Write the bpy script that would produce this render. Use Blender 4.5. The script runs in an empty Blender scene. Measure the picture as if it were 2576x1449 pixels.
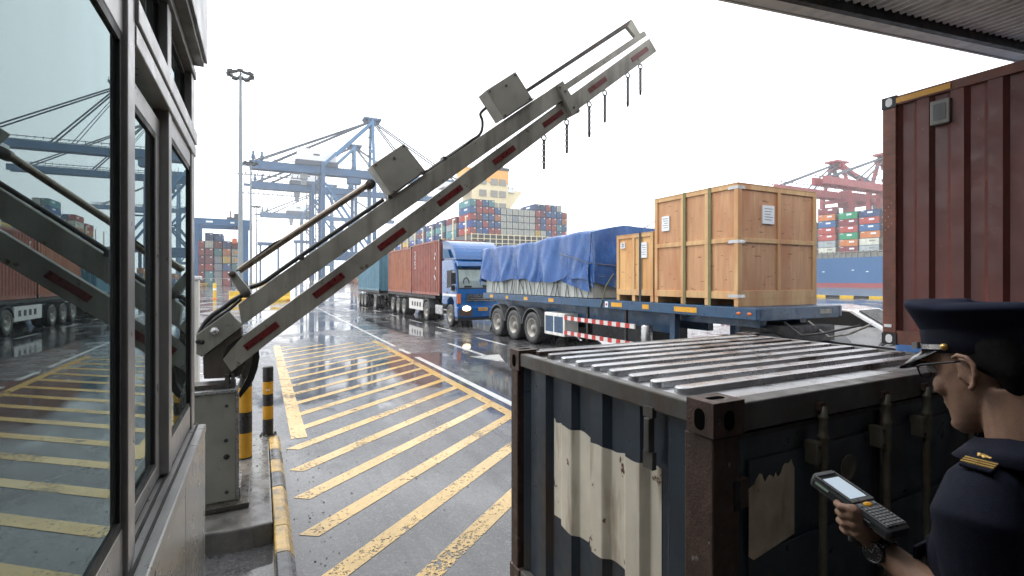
import bpy, math, random
from mathutils import Vector, Matrix, Quaternion
random.seed(7)
R_ = math.radians
col = bpy.context.scene.collection
V = Vector
# ---------------------------------------------------------------- camera model (used to measure the place)
F_, CX, HY, CAMZ = 1250.0, 1288.0, 704.0, 2.1
TH = R_(26.86); S_, C_ = math.sin(TH), math.cos(TH)
FW = V((S_, C_, 0)); RT = V((C_, -S_, 0)); UP = V((0, 0, 1)); CAM = V((0, 0, CAMZ))
def ray(x, y):
    return FW + RT*((x-CX)/F_) + UP*((HY-y)/F_)
def atd(x, y, d): return CAM + ray(x, y)*d
def onY(x, y, Y):
    r = ray(x, y); return CAM + r*(Y/r.y)
def onZ(x, y, z):
    r = ray(x, y); return CAM + r*((z-CAMZ)/r.z)
def cam2w(x, d, z): return FW*d + RT*x + UP*z      # camera right / depth / world height
# ---------------------------------------------------------------- object helpers
def tag(o, label=None, cat=None, group=None, kind=None):
    if label: o['label'] = label
    if cat: o['category'] = cat
    if group: o['group'] = group
    if kind: o['kind'] = kind
    return o
def T(name, label, cat, loc=(0, 0, 0), rz=0, group=None):
    o = bpy.data.objects.new(name, None); col.objects.link(o)
    o.empty_display_size = .2; o.location = loc; o.rotation_euler = (0, 0, rz)
    return tag(o, label, cat, group)
def kids(o): return [c for c in bpy.data.objects if c.parent == o]
def rebase(o, loc):
    d = V(loc) - V(o.location)
    for c in kids(o): c.location = V(c.location) - d
    o.location = loc
def copy_tree(o, parent=None):
    c = o.copy(); col.objects.link(c)
    if parent: c.parent = parent
    for k in kids(o): copy_tree(k, c)
    return c
class MB:
    def __init__(s): s.v = []; s.f = []; s.m = []; s.sm = []
    def add(s, vs, fs, m=0, sm=False):
        b = len(s.v); s.v += [tuple(v) for v in vs]
        for f in fs: s.f.append([i+b for i in f]); s.m.append(m); s.sm.append(sm)
        return s
    def box(s, x0, x1, y0, y1, z0, z1, m=0):
        return s.add([(x0,y0,z0),(x1,y0,z0),(x1,y1,z0),(x0,y1,z0),(x0,y0,z1),(x1,y0,z1),(x1,y1,z1),(x0,y1,z1)],
              [(3,2,1,0),(4,5,6,7),(0,1,5,4),(1,2,6,5),(2,3,7,6),(3,0,4,7)], m)
    def obox(s, c, ax, ay, az, hx, hy, hz, m=0):
        c = V(c); vs = []
        for k in (-1, 1):
            for a, b in ((-1,-1),(1,-1),(1,1),(-1,1)): vs.append(c+V(ax)*hx*a+V(ay)*hy*b+V(az)*hz*k)
        return s.add(vs, [(3,2,1,0),(4,5,6,7),(0,1,5,4),(1,2,6,5),(2,3,7,6),(3,0,4,7)], m)
    def bar(s, p, q, w, h, up=(0,0,1), m=0):
        p, q = V(p), V(q); d = (q-p); L = d.length; d.normalize()
        side = d.cross(V(up))
        if side.length < 1e-4: side = d.cross(V((1,0,0)))
        side.normalize(); u = side.cross(d)
        return s.obox((p+q)/2, d, side, u, L/2, w/2, h/2, m)
    def tube(s, pts, r, n=10, m=0, caps=True, rs=None):
        pts = [V(p) for p in pts]; rings = []; pu = None
        for i, p in enumerate(pts):
            d = (pts[min(i+1, len(pts)-1)]-pts[max(i-1, 0)]).normalized()
            if pu is None:
                pu = d.cross(V((0,0,1)))
                if pu.length < 1e-3: pu = d.cross(V((1,0,0)))
            pu = (pu - d*pu.dot(d)).normalized(); w = d.cross(pu); rr = rs[i] if rs else r
            rings.append([p+(pu*math.cos(2*math.pi*k/n)+w*math.sin(2*math.pi*k/n))*rr for k in range(n)])
        return s.loft(rings, m, caps, True)
    def loft(s, rings, m=0, caps=True, sm=True):
        n = len(rings[0]); vs = [v for r in rings for v in r]; fs = []
        for i in range(len(rings)-1):
            for k in range(n):
                a = i*n+k; b = i*n+(k+1) % n; fs.append((a, b, b+n, a+n))
        s.add(vs, fs, m, sm)
        if caps:
            s.add(rings[0], [tuple(range(n-1, -1, -1))], m); s.add(rings[-1], [tuple(range(n))], m)
        return s
    def prism(s, poly, o, U, W, N, d0, d1, m=0):
        o, U, W, N = V(o), V(U), V(W), V(N); n = len(poly)
        vs = [o+U*a+W*b+N*d0 for a, b in poly]+[o+U*a+W*b+N*d1 for a, b in poly]
        fs = [tuple(range(n-1, -1, -1)), tuple(range(n, 2*n))]+[(i, (i+1) % n, (i+1) % n+n, i+n) for i in range(n)]
        return s.add(vs, fs, m)
    def prismw(s, pts, off, m=0):
        n = len(pts); off = V(off); vs = [V(p) for p in pts]+[V(p)+off for p in pts]
        return s.add(vs, [tuple(range(n-1, -1, -1)), tuple(range(n, 2*n))]+[(i, (i+1) % n, (i+1) % n+n, i+n) for i in range(n)], m)
    def lathe(s, c, axis, prof, n=32, m=0, caps=False):
        c = V(c); axis = V(axis).normalized(); u = axis.cross(V((0,0,1)))
        if u.length < 1e-3: u = V((1,0,0))
        u.normalize(); w = axis.cross(u)
        rings = [[c+axis*t+(u*math.cos(2*math.pi*k/n)+w*math.sin(2*math.pi*k/n))*r for k in range(n)] for r, t in prof]
        return s.loft(rings, m, caps, True)
    def ell(s, c, rx, ry, rz, n=16, k=10, m=0, ax=None):
        A = ax or (V((1,0,0)), V((0,1,0)), V((0,0,1))); c = V(c); rings = []
        for i in range(k+1):
            t = -math.pi/2+math.pi*i/k; cr = max(math.cos(t), .02)
            rings.append([c+A[0]*rx*cr*math.cos(2*math.pi*j/n)+A[1]*ry*cr*math.sin(2*math.pi*j/n)+A[2]*rz*math.sin(t) for j in range(n)])
        return s.loft(rings, m, True, True)
    def mesh(s, name, mats):
        me = bpy.data.meshes.new(name); me.from_pydata(s.v, [], s.f)
        for mt in (mats if isinstance(mats, (list, tuple)) else [mats]): me.materials.append(mt)
        me.polygons.foreach_set('material_index', s.m); me.polygons.foreach_set('use_smooth', s.sm)
        me.validate(); me.update(); return me
    def build(s, name, mats, parent=None, label=None, cat=None, group=None, kind=None, bevel=0, sub=0, fix=False, origin=True):
        base = V((0,0,0))
        if parent is None and origin and s.v:
            xs, ys, zs = zip(*s.v)
            base = V(((min(xs)+max(xs))/2, (min(ys)+max(ys))/2, min(zs)))
            s.v = [(a-base.x, b-base.y, c-base.z) for a, b, c in s.v]
        me = s.mesh(name, mats)
        if fix:
            import bmesh
            bm = bmesh.new(); bm.from_mesh(me); bmesh.ops.remove_doubles(bm, verts=bm.verts, dist=1e-5)
            bmesh.ops.recalc_face_normals(bm, faces=bm.faces); bm.to_mesh(me); bm.free()
        o = bpy.data.objects.new(name, me); col.objects.link(o); o.location = base
        if parent: o.parent = parent
        if bevel:
            b = o.modifiers.new('bevel', 'BEVEL'); b.width = bevel; b.segments = 2; b.limit_method = 'ANGLE'; b.angle_limit = R_(40)
        if sub:
            b = o.modifiers.new('sub', 'SUBSURF'); b.levels = sub; b.render_levels = sub
        return tag(o, label, cat, group, kind)
# ---------------------------------------------------------------- materials
def nn(nt, t, **k):
    n = nt.nodes.new(t)
    for a, b in k.items():
        if a.startswith('i_'): n.inputs[a[2:].replace('_', ' ')].default_value = b
        else: setattr(n, a, b)
    return n
def ramp(nt, fac, p0, p1, c0=(0,0,0,1), c1=(1,1,1,1)):
    r = nn(nt, 'ShaderNodeValToRGB'); e = r.color_ramp.elements
    e[0].position = p0; e[1].position = p1; e[0].color = c0; e[1].color = c1
    nt.links.new(fac, r.inputs[0]); return r.outputs[0]
def mixc(nt, fac, a, b, mode='MIX'):
    m = nn(nt, 'ShaderNodeMix', data_type='RGBA', blend_type=mode)
    for sock, val in ((0, fac), (6, a), (7, b)):
        if hasattr(val, 'links'): nt.links.new(val, m.inputs[sock])
        else: m.inputs[sock].default_value = val if sock == 0 else (*val[:3], 1)
    return m.outputs[2]
def noise(nt, scale, detail=4, stretch=None, w=0, kind='Object', rough=.55):
    tc = nn(nt, 'ShaderNodeTexCoord'); mp = nn(nt, 'ShaderNodeMapping')
    mp.inputs['Scale'].default_value = stretch or (1,1,1); mp.inputs['Location'].default_value = (w*3.1, w*1.7, w*2.3)
    nt.links.new(tc.outputs[kind], mp.inputs[0])
    n = nn(nt, 'ShaderNodeTexNoise'); n.inputs['Scale'].default_value = scale; n.inputs['Detail'].default_value = detail; n.inputs['Roughness'].default_value = rough
    nt.links.new(mp.outputs[0], n.inputs['Vector']); return n.outputs['Fac']
def newmat(name):
    m = bpy.data.materials.new(name); m.use_nodes = True; nt = m.node_tree
    return m, nt, nt.nodes['Principled BSDF']
def pm(name, c, rough=.5, metal=0, var=.25, vs=4, stain=None, sa=.6, ss=6, st=(1,1,.15), s0=.5, s1=.72, bump=0, bs=60, rv=.15, spec=.5, coat=0, stain2=None, s2=14, t0=.6, t1=.68):
    m, nt, b = newmat(name); L = nt.links
    n1 = noise(nt, vs, 5)
    dark = tuple(x*(1-var) for x in c); lite = tuple(min(1, x*(1+var*.6)) for x in c)
    out = mixc(nt, ramp(nt, n1, .3, .7), dark, lite)
    if stain:
        n2 = noise(nt, ss, 6, st, 1)
        f = ramp(nt, n2, s0, s1, (0,0,0,1), (sa,sa,sa,1)); out = mixc(nt, f, out, stain)
    if stain2:
        n3 = noise(nt, s2, 8, None, 2, rough=.65)
        out = mixc(nt, ramp(nt, n3, t0, t1), out, stain2)
    L.new(out, b.inputs['Base Color']); b.inputs['Metallic'].default_value = metal
    b.inputs['Specular IOR Level'].default_value = spec; b.inputs['Coat Weight'].default_value = coat
    nr = noise(nt, vs*2.3, 4, None, 3)
    mr = nn(nt, 'ShaderNodeMapRange'); mr.inputs[3].default_value = max(.02, rough-rv); mr.inputs[4].default_value = min(1, rough+rv)
    mr.inputs[1].default_value = .3; mr.inputs[2].default_value = .7
    L.new(nr, mr.inputs[0]); L.new(mr.outputs[0], b.inputs['Roughness'])
    if bump:
        bn = nn(nt, 'ShaderNodeBump'); bn.inputs['Strength'].default_value = bump; bn.inputs['Distance'].default_value = .01
        L.new(noise(nt, bs, 4, None, 4), bn.inputs['Height']); L.new(bn.outputs[0], b.inputs['Normal'])
    return m
M = {}
RUST = (.10, .045, .022)
M['arm'] = pm('painted_steel_dirty', (.27,.26,.225), .45, 0, .35, 2.2, stain=(.07,.058,.045), sa=.6, ss=5, st=(1.6,1.6,.16), s0=.45, s1=.74, stain2=(.07,.04,.025), s2=9, t0=.61, t1=.68, bump=.08, bs=30)
M['armdark'] = pm('dark_steel', (.055,.05,.045), .5, .2, .4, 5, stain=RUST, sa=.5)
M['armbrown'] = pm('brown_grime_steel', (.085,.068,.052), .5, 0, .3, 5, stain=(.03,.024,.02), sa=.7, ss=6)
M['rodm'] = pm('worn_push_rod', (.21,.17,.13), .3, .4, .3, 6, stain=(.06,.045,.035), sa=.7, ss=7)
M['cabinet'] = pm('cabinet_paint', (.24,.235,.205), .42, 0, .18, 4, stain=(.07,.05,.035), sa=.7, ss=6, st=(1,1,.3), s0=.56, s1=.85, stain2=(.06,.045,.035), s2=12, t0=.66, t1=.7)
M['black'] = pm('black_rubber', (.012,.012,.013), .5, 0, .3, 8)
M['reflector'] = pm('red_reflector', (.115,.012,.013), .35, 0, .35, 12, stain=(.06,.02,.02), sa=.5, ss=20, st=(1,1,1))
M['alu'] = pm('brushed_aluminium', (.36,.355,.35), .34, .35, .12, 5, stain=(.22,.21,.2), sa=.5, ss=5, st=(1,1,.1), s0=.5, s1=.8, rv=.08)
M['steelpanel'] = pm('stainless_panel', (.36,.37,.38), .28, .6, .06, 1.5, rv=.06)
M['gasket'] = pm('dark_gasket', (.02,.02,.02), .6)
M['white'] = pm('white_paint', (.72,.73,.74), .4, 0, .06, 2, stain=(.5,.5,.5), sa=.4, ss=3)
M['soffit'] = pm('soffit_dark_metal', (.17,.165,.155), .45, .3, .2, 5)
M['concrete'] = pm('wet_concrete', (.15,.145,.135), .22, 0, .4, 3, stain=(.05,.048,.045), sa=.8, ss=4, st=(1,1,1), s0=.45, s1=.65, rv=.17, bump=.12, bs=25)
M['darkconc'] = pm('dirty_wet_concrete', (.05,.045,.038), .3, 0, .4, 5, rv=.15, bump=.15, bs=40)
M['kerby'] = pm('kerb_yellow', (.50,.33,.11), .3, 0, .25, 8, stain=(.16,.13,.09), sa=.75, ss=9, st=(1,1,1), s0=.5, s1=.64, rv=.14)
M['kerbg'] = pm('kerb_black', (.045,.047,.052), .25, 0, .4, 8, stain=(.14,.14,.14), sa=.6, ss=9, st=(1,1,1), rv=.13)
M['bollardy'] = pm('bollard_yellow', (.52,.26,.015), .35, 0, .2, 6, stain=(.2,.1,.02), sa=.5, ss=10)
M['bollardk'] = pm('bollard_black', (.014,.014,.015), .35, 0, .3, 6)
M['hole'] = pm('hole_shade_black', (.004,.004,.004), 1, 0, .1, 5, spec=0)  # black that stands for the shade inside the casting holes
M['rust'] = pm('rusty_steel', (.072,.043,.033), .6, .1, .4, 12, stain=(.035,.024,.02), sa=.8, ss=14, st=(1,1,.5), s0=.45, s1=.65, stain2=(.2,.19,.17), s2=18, t0=.64, t1=.69, bump=.3, bs=90)
M['cdark'] = pm('dark_blue_container_paint', (.022,.036,.054), .40, 0, .25, 3, stain=(.05,.028,.018), sa=.8, ss=6, st=(1,1,.15), s0=.54, s1=.74, stain2=(.10,.055,.035), s2=20, t0=.67, t1=.69, bump=.06, bs=30)
M['cdark_frame'] = pm('worn_dark_rail_paint', (.075,.074,.068), .45, 0, .3, 4, stain=(.06,.035,.02), sa=.8, ss=7, st=(1,1,.6), s0=.5, s1=.7, bump=.1, bs=60)
M['croof'] = pm('wet_container_roof', (.44,.45,.47), .32, .75, .3, 4, stain=(.06,.035,.025), sa=.85, ss=2.2, st=(.7,1.3,1), s0=.55, s1=.61, rv=.12, spec=1.0)
M['lockbar'] = pm('galvanised_bar', (.145,.135,.10), .5, .3, .3, 12, stain=RUST, sa=.6, ss=20)
M['patch'] = pm('weathered_cream_patch', (.66,.62,.52), .6, 0, .12, 5, stain=(.24,.17,.11), sa=.85, ss=7, st=(1,1.4,.22), s0=.52, s1=.70, stain2=(.10,.035,.02), s2=6, t0=.62, t1=.65)
M['paper'] = pm('old_paper', (.58,.50,.38), .7, 0, .2, 10, stain=(.2,.13,.08), sa=.8, ss=10, st=(1,1,.3), s0=.48, s1=.7, stain2=(.12,.04,.02), s2=14, t0=.66, t1=.69)
M['cred'] = pm('dark_red_container_paint', (.125,.036,.029), .45, 0, .22, 2.5, stain=(.07,.03,.025), sa=.75, ss=4, st=(1,1,.12), s0=.48, s1=.72, bump=.05, bs=30, stain2=(.20,.09,.07), s2=11, t0=.66, t1=.70)
M['credpost'] = pm('rust_red_post', (.16,.055,.035), .5, 0, .35, 6, stain=(.06,.03,.02), sa=.6, ss=6, st=(1,1,3))
M['cbrown'] = pm('brown_red_container_paint', (.27,.078,.052), .45, 0, .2, 1.5, stain=(.12,.05,.035), sa=.6, ss=3, st=(1,1,.12))
M['corange'] = pm('faded_orange_container_paint', (.36,.13,.065), .5, 0, .2, 1.5, stain=(.15,.06,.035), sa=.7, ss=3, st=(1,1,.12))
M['cteal'] = pm('teal_container_paint', (.08,.20,.27), .45, 0, .2, 1.5, stain=(.04,.1,.13), sa=.6, ss=3, st=(1,1,.12))
M['cabblue'] = pm('blue_cab_paint', (.010,.088,.27), .22, 0, .15, 2, stain=(.03,.07,.16), sa=.4, ss=3, rv=.08, coat=.4)
M['trailerblue'] = pm('trailer_blue_paint', (.018,.066,.14), .38, 0, .25, 3, stain=(.03,.035,.045), sa=.7, ss=4, st=(1,1,.3), s0=.5, s1=.75)
M['chassis'] = pm('dark_chassis', (.016,.018,.022), .5, .2, .4, 5, stain=(.06,.035,.02), sa=.5, ss=8)
M['tyre'] = pm('wet_tyre', (.022,.022,.023), .45, 0, .3, 8, rv=.15)
M['rim'] = pm('dusty_rim', (.30,.29,.26), .5, .3, .3, 8, stain=(.1,.08,.06), sa=.7, ss=9)
M['grey_plastic'] = pm('grey_fender', (.07,.072,.076), .4, 0, .2, 5)
M['silver'] = pm('silver_metal', (.42,.42,.42), .3, .8, .15, 6)
M['gwhite'] = pm('white_red_rail', (.62,.60,.58), .4, 0, .1, 5)
M['red'] = pm('signal_red', (.45,.03,.025), .4, 0, .15, 5)
M['amber'] = pm('amber_plate', (.65,.32,.02), .35, 0, .15, 5)
M['orange'] = pm('orange_paint', (.6,.13,.02), .45, 0, .15, 5)
M['yellow'] = pm('safety_yellow', (.65,.42,.04), .45, 0, .15, 5)
M['board'] = pm('grey_white_boards', (.42,.45,.43), .5, 0, .15, 3, stain=(.2,.21,.2), sa=.7, ss=3, st=(1,1,.25), s0=.5, s1=.75)
M['strap'] = pm('webbing_olive', (.17,.16,.07), .7, 0, .15, 8)
M['strapd'] = pm('webbing_dark', (.04,.05,.06), .7)
M['label'] = pm('white_label', (.72,.75,.78), .5, 0, .04, 5)
M['ink'] = pm('label_ink', (.12,.13,.15), .6)
M['craneblue'] = pm('crane_blue', (.022,.092,.20), .5, 0, .15, .2)
M['cranelight'] = pm('crane_light_blue', (.045,.155,.31), .5, 0, .15, .2)
M['cranered'] = pm('crane_red', (.30,.05,.055), .5, 0, .15, .2)
M['cable'] = pm('steel_cable', (.05,.07,.10), .5)
M['pole'] = pm('galvanised_pole', (.22,.25,.27), .45, .2, .1, .5)
M['shipblue'] = pm('hull_blue', (.03,.11,.26), .45, 0, .12, .05)
M['shipred'] = pm('hull_boot_red', (.30,.06,.07), .5, 0, .15, .05)
M['cream'] = pm('ship_cream', (.72,.62,.40), .5, 0, .08, .05)
M['buff'] = pm('ship_orange_buff', (.75,.38,.10), .5, 0, .08, .05)
M['dgrey'] = pm('dark_grey', (.05,.055,.06), .5)
M['lgrey'] = pm('light_grey_paint', (.74,.73,.69), .45, 0, .12, 2, stain=(.25,.24,.22), sa=.5, ss=5)
M['carwhite'] = pm('car_silver_paint', (.55,.56,.57), .2, .3, .05, 2, coat=.5)
# glass
def glassmat(name, tint, ior, refl=(.68,.83,.84), rough=0.0, film=.07):
    m, nt, b = newmat(name); nt.nodes.remove(b); out = nt.nodes['Material Output']
    fr = nn(nt, 'ShaderNodeFresnel'); fr.inputs[0].default_value = ior
    tr = nn(nt, 'ShaderNodeBsdfTransparent'); tr.inputs[0].default_value = (*tint, 1)
    gl = nn(nt, 'ShaderNodeBsdfGlossy'); gl.inputs[0].default_value = (*refl, 1); gl.inputs['Roughness'].default_value = rough
    mx = nn(nt, 'ShaderNodeMixShader'); L = nt.links
    L.new(fr.outputs[0], mx.inputs[0]); L.new(tr.outputs[0], mx.inputs[1]); L.new(gl.outputs[0], mx.inputs[2])
    df = nn(nt, 'ShaderNodeBsdfDiffuse'); df.inputs[0].default_value = (.5,.52,.52,1); m2 = nn(nt, 'ShaderNodeMixShader')
    L.new(ramp(nt, noise(nt, 5, 7, (1,1,.25), 3, rough=.65), .45, .8, (.015,.015,.015,1), (film,film,film,1)), m2.inputs[0]); L.new(mx.outputs[0], m2.inputs[1]); L.new(df.outputs[0], m2.inputs[2]); L.new(m2.outputs[0], out.inputs[0])
    return m
M['glass'] = glassmat('tinted_booth_glass', (.40,.54,.53), 3.0)
M['cabglass'] = glassmat('cab_glass', (.55,.6,.6), 1.6)
M['lens'] = glassmat('spectacle_lens', (.9,.93,.95), 1.5, film=.02)
def emis(name, c, s):
    m, nt, b = newmat(name); b.inputs['Base Color'].default_value = (*c, 1); b.inputs['Emission Color'].default_value = (*c, 1); b.inputs['Emission Strength'].default_value = s
    return m
M['lamp'] = emis('lit_headlamp', (1, .82, .5), 4)
M['screen'] = emis('scanner_screen', (.42,.50,.58), .5)
# wood
def wood(name, c, knots=True, ss=(4,4,.4), rough=.6):
    m, nt, b = newmat(name); L = nt.links
    n1 = noise(nt, 3.2, 6, ss); o = mixc(nt, ramp(nt, n1, .3, .72), tuple(x*.80 for x in c), tuple(min(1, x*1.10) for x in c))
    n2 = noise(nt, 1.5, 5, (1.6,1.6,.45), 2); o = mixc(nt, ramp(nt, n2, .45, .70, (0,0,0,1), (.8,.8,.8,1)), o, (c[0]*.75, c[1]*.52, c[2]*.42))
    if knots:
        n3 = noise(nt, 9, 2, (.5,.5,2.2), 5); o = mixc(nt, ramp(nt, n3, .66, .72, (0,0,0,1), (.75,.75,.75,1)), o, (.12,.05,.025))
    L.new(o, b.inputs['Base Color']); b.inputs['Roughness'].default_value = rough
    bn = nn(nt, 'ShaderNodeBump'); bn.inputs['Strength'].default_value = .15; bn.inputs['Distance'].default_value = .01
    L.new(n1, bn.inputs['Height']); L.new(bn.outputs[0], b.inputs['Normal']); return m
M['ply'] = wood('plywood_panel', (.52,.285,.145)); M['batten'] = wood('pine_batten', (.60,.38,.18), False)
M['ply2'] = wood('pale_plywood_panel', (.66,.39,.16)); 
# tarpaulin
M['tarp'] = pm('blue_tarpaulin', (.009,.072,.26), .27, 0, .2, 2, stain=(.05,.15,.36), sa=.6, ss=6, st=(1,1,.3), rv=.1, bump=.2, bs=9)
# wet ground
def ground_mat():
    m, nt, b = newmat('wet_asphalt'); L = nt.links
    big = noise(nt, .16, 6, (1.0,.55,1), 0, rough=.6); fine = noise(nt, 55, 3, None, 1); mid = noise(nt, 1.6, 7, None, 2, rough=.65)
    c = mixc(nt, ramp(nt, mid, .3, .72), (.042,.043,.047), (.115,.115,.119))
    c = mixc(nt, ramp(nt, big, .42, .6), c, (.055,.056,.062))
    c = mixc(nt, ramp(nt, fine, .50, .66, (0,0,0,1), (.55,.55,.55,1)), c, (.17,.17,.165))
    pit = noise(nt, 34, 4, None, 12, rough=.7); c = mixc(nt, ramp(nt, pit, .56, .66, (0,0,0,1), (.6,.6,.6,1)), c, (.018,.018,.019))
    trk = noise(nt, 1.0, 5, (2.6,.035,1), 8, rough=.6); c = mixc(nt, ramp(nt, trk, .50, .66, (0,0,0,1), (.75,.75,.75,1)), c, (.022,.022,.024))
    oil = noise(nt, .9, 5, None, 9, rough=.6); c = mixc(nt, ramp(nt, oil, .62, .72, (0,0,0,1), (.7,.7,.7,1)), c, (.02,.019,.018))
    # cracks and slab joints
    tc = nn(nt, 'ShaderNodeTexCoord'); vo = nn(nt, 'ShaderNodeTexVoronoi', feature='DISTANCE_TO_EDGE'); vo.inputs['Scale'].default_value = .21
    add = nn(nt, 'ShaderNodeVectorMath', operation='ADD'); ns = nn(nt, 'ShaderNodeTexNoise'); ns.inputs['Scale'].default_value = 1.3; ns.inputs['Detail'].default_value = 5
    L.new(tc.outputs['Object'], ns.inputs['Vector']); L.new(tc.outputs['Object'], add.inputs[0]); L.new(ns.outputs['Color'], add.inputs[1]); L.new(add.outputs[0], vo.inputs['Vector'])
    crack = ramp(nt, vo.outputs['Distance'], .0005, .0022, (.8,.8,.8,1), (0,0,0,1))
    c = mixc(nt, crack, c, (.012,.012,.012)); L.new(c, b.inputs['Base Color'])
    pud = ramp(nt, noise(nt, .42, 8, (1.0,.6,1), 6, rough=.68), .47, .57)            # 1 = rough wet, 0 = puddle
    r1 = mixc(nt, ramp(nt, mid, .3, .7), (.16,.16,.16), (.36,.36,.36)); r = mixc(nt, pud, (.04,.04,.04), r1); L.new(r, b.inputs['Roughness'])
    b.inputs['Specular IOR Level'].default_value = .55
    bp = nn(nt, 'ShaderNodeBump'); bp.inputs['Distance'].default_value = .012
    L.new(mixc(nt, pud, (.015,.015,.015), (.20,.20,.20)), bp.inputs['Strength'])
    hm = nn(nt, 'ShaderNodeMath', operation='ADD'); L.new(fine, hm.inputs[0]); L.new(mid, hm.inputs[1]); L.new(hm.outputs[0], bp.inputs['Height']); L.new(bp.outputs[0], b.inputs['Normal'])
    return m
M['ground'] = ground_mat()
def paint_mat(name, c, thr=.60):
    m, nt, b = newmat(name); L = nt.links; out = nt.nodes['Material Output']
    n1 = noise(nt, 2.2, 6, None, 0, rough=.65); n2 = noise(nt, 38, 4, None, 1, rough=.7); n3 = noise(nt, .8, 3, None, 2)
    o = mixc(nt, ramp(nt, n1, .35, .7), tuple(x*.68 for x in c), c); L.new(o, b.inputs['Base Color'])
    L.new(mixc(nt, ramp(nt, n3, .35, .65), (.08,.08,.08), (.26,.26,.26)), b.inputs['Roughness'])
    sm0 = nn(nt, 'ShaderNodeMath', operation='MULTIPLY_ADD'); L.new(n1, sm0.inputs[0]); sm0.inputs[1].default_value = .55; L.new(n2, sm0.inputs[2]); sm = nn(nt, 'ShaderNodeMath', operation='MULTIPLY_ADD'); L.new(n3, sm.inputs[0]); sm.inputs[1].default_value = .42; L.new(sm0.outputs[0], sm.inputs[2])
    hf_ = nn(nt, 'ShaderNodeMath', operation='MULTIPLY'); L.new(sm.outputs[0], hf_.inputs[0]); hf_.inputs[1].default_value = .5; hole = ramp(nt, hf_.outputs[0], thr-.015, thr+.025)
    tr = nn(nt, 'ShaderNodeBsdfTransparent'); mx = nn(nt, 'ShaderNodeMixShader'); L.new(hole, mx.inputs[0]); L.new(b.outputs[0], mx.inputs[1]); L.new(tr.outputs[0], mx.inputs[2]); L.new(mx.outputs[0], out.inputs[0])
    return m
M['ypaint'] = paint_mat('yellow_road_paint', (.64,.43,.15), .535); M['wpaint'] = paint_mat('white_road_paint', (.72,.72,.70), .55)
def water_mat():
    m, nt, b = newmat('harbour_water'); L = nt.links
    b.inputs['Base Color'].default_value = (.10,.15,.15,1); b.inputs['Roughness'].default_value = .12
    bp = nn(nt, 'ShaderNodeBump'); bp.inputs['Strength'].default_value = .5; bp.inputs['Distance'].default_value = .3
    L.new(noise(nt, .35, 5, (1,1,1)), bp.inputs['Height']); L.new(bp.outputs[0], b.inputs['Normal']); return m
M['water'] = water_mat()
# people
M['skin'] = pm('skin', (.25,.148,.10), .58, 0, .2, 22, rv=.06, stain=(.24,.11,.08), sa=.4, ss=25, st=(1,1,1), bump=.14, bs=320)
M['skin'].node_tree.nodes['Principled BSDF'].inputs['Subsurface Weight'].default_value = .08
M['skin'].node_tree.nodes['Principled BSDF'].inputs['Subsurface Radius'].default_value = (.02,.008,.005)
M['navy'] = pm('navy_cloth', (.006,.008,.019), .8, 0, .25, 14, bump=.25, bs=400, rv=.05, spec=.2)
M['capnavy'] = pm('navy_cap_felt', (.012,.016,.034), .85, 0, .2, 20, bump=.15, bs=500, rv=.05, spec=.15)
M['hair'] = pm('black_hair', (.006,.005,.005), .65, 0, .4, 90, bump=.12, bs=500, spec=.2)
M['gold'] = pm('gold_thread', (.62,.42,.14), .4, .6, .15, 40)
M['patent'] = pm('patent_peak', (.02,.02,.022), .12, 0, .1, 5)
M['steelw'] = pm('watch_steel', (.10,.10,.105), .25, .8, .2, 60)
M['scanbody'] = pm('scanner_plastic', (.016,.018,.02), .35, 0, .2, 20)
M['scanedge'] = pm('scanner_grey_edge', (.10,.105,.11), .35, 0, .2, 20)
M['key'] = pm('scanner_keys', (.20,.21,.22), .45)
# ================================================================ SETTING: ground, quay, water, markings
QX = 62.0
g = MB(); g.add([(-2500,-120,0),(QX,-120,0),(QX,4000,0),(-2500,4000,0)], [(0,1,2,3)])
g.build('ground', M['ground'], kind='structure', label='wet grey asphalt yard', origin=False)
q = MB(); q.box(QX+.004, QX+1.2, -120, 4000, -6, -.006)
q.build('quay_wall', M['concrete'], kind='structure', label='concrete quay edge', origin=False)
w = MB(); w.add([(QX+1.2,-900,-.75),(4000,-900,-.75),(4000,4000,-.75),(QX+1.2,4000,-.75)], [(0,1,2,3)])
w.build('water', M['water'], kind='structure', label='pale harbour water', origin=False)
def strip(mb, x0, x1, y0, y1, z=.004):
    mb.add([(x0,y0,z),(x1,y0,z),(x1,y1,z),(x0,y1,z)], [(0,1,2,3)])
yh = MB(); XL, XR, YT = .42, 3.42, 17.3
strip(yh, .36, .56, 7.15, YT+.2, .0045); strip(yh, 3.40, 3.58, 3.6, YT+.2, .0045)
sl = math.tan(R_(38.6)); tw = .216
k = -9
while True:
    y0 = 4.44+.775*k                     # y of the stripe at x = .28
    if y0 > 17: break
    xs0 = .28 if y0+sl*.3 < 7.2 else .56
    xs1 = 3.40
    if y0+sl*(xs1-.28) > YT: xs1 = .28+(YT-y0)/sl
    pts = []
    if xs1 > xs0+.2:
        # cut square to the drive at the free ends
        ya, yb = y0+sl*(xs0-.28), y0+sl*(xs1-.28)
        if xs0 < .4: yh.add([(xs0,ya,.004),(xs0+.145,ya-.10,.004),(xs1,yb-tw,.004),(xs1,yb,.004)], [(0,1,2,3)])
        else: yh.add([(xs0,ya-tw,.004),(xs1,yb-tw,.004),(xs1,yb,.004),(xs0,ya,.004)], [(0,1,2,3)])
    k += 1
yh.build('yellow_hatching', M['ypaint'], kind='structure', label='yellow diagonal hatching painted on the wet drive', origin=False)
wl = MB()
strip(wl, 3.72, 3.86, 2.0, 13.2); strip(wl, 3.72, 3.84, 13.9, 15.0); strip(wl, 3.72, 3.84, 15.6, 90)
y = 5.2
while y < 95: strip(wl, 6.96, 7.09, y, y+2.3); y += 4.6
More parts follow.
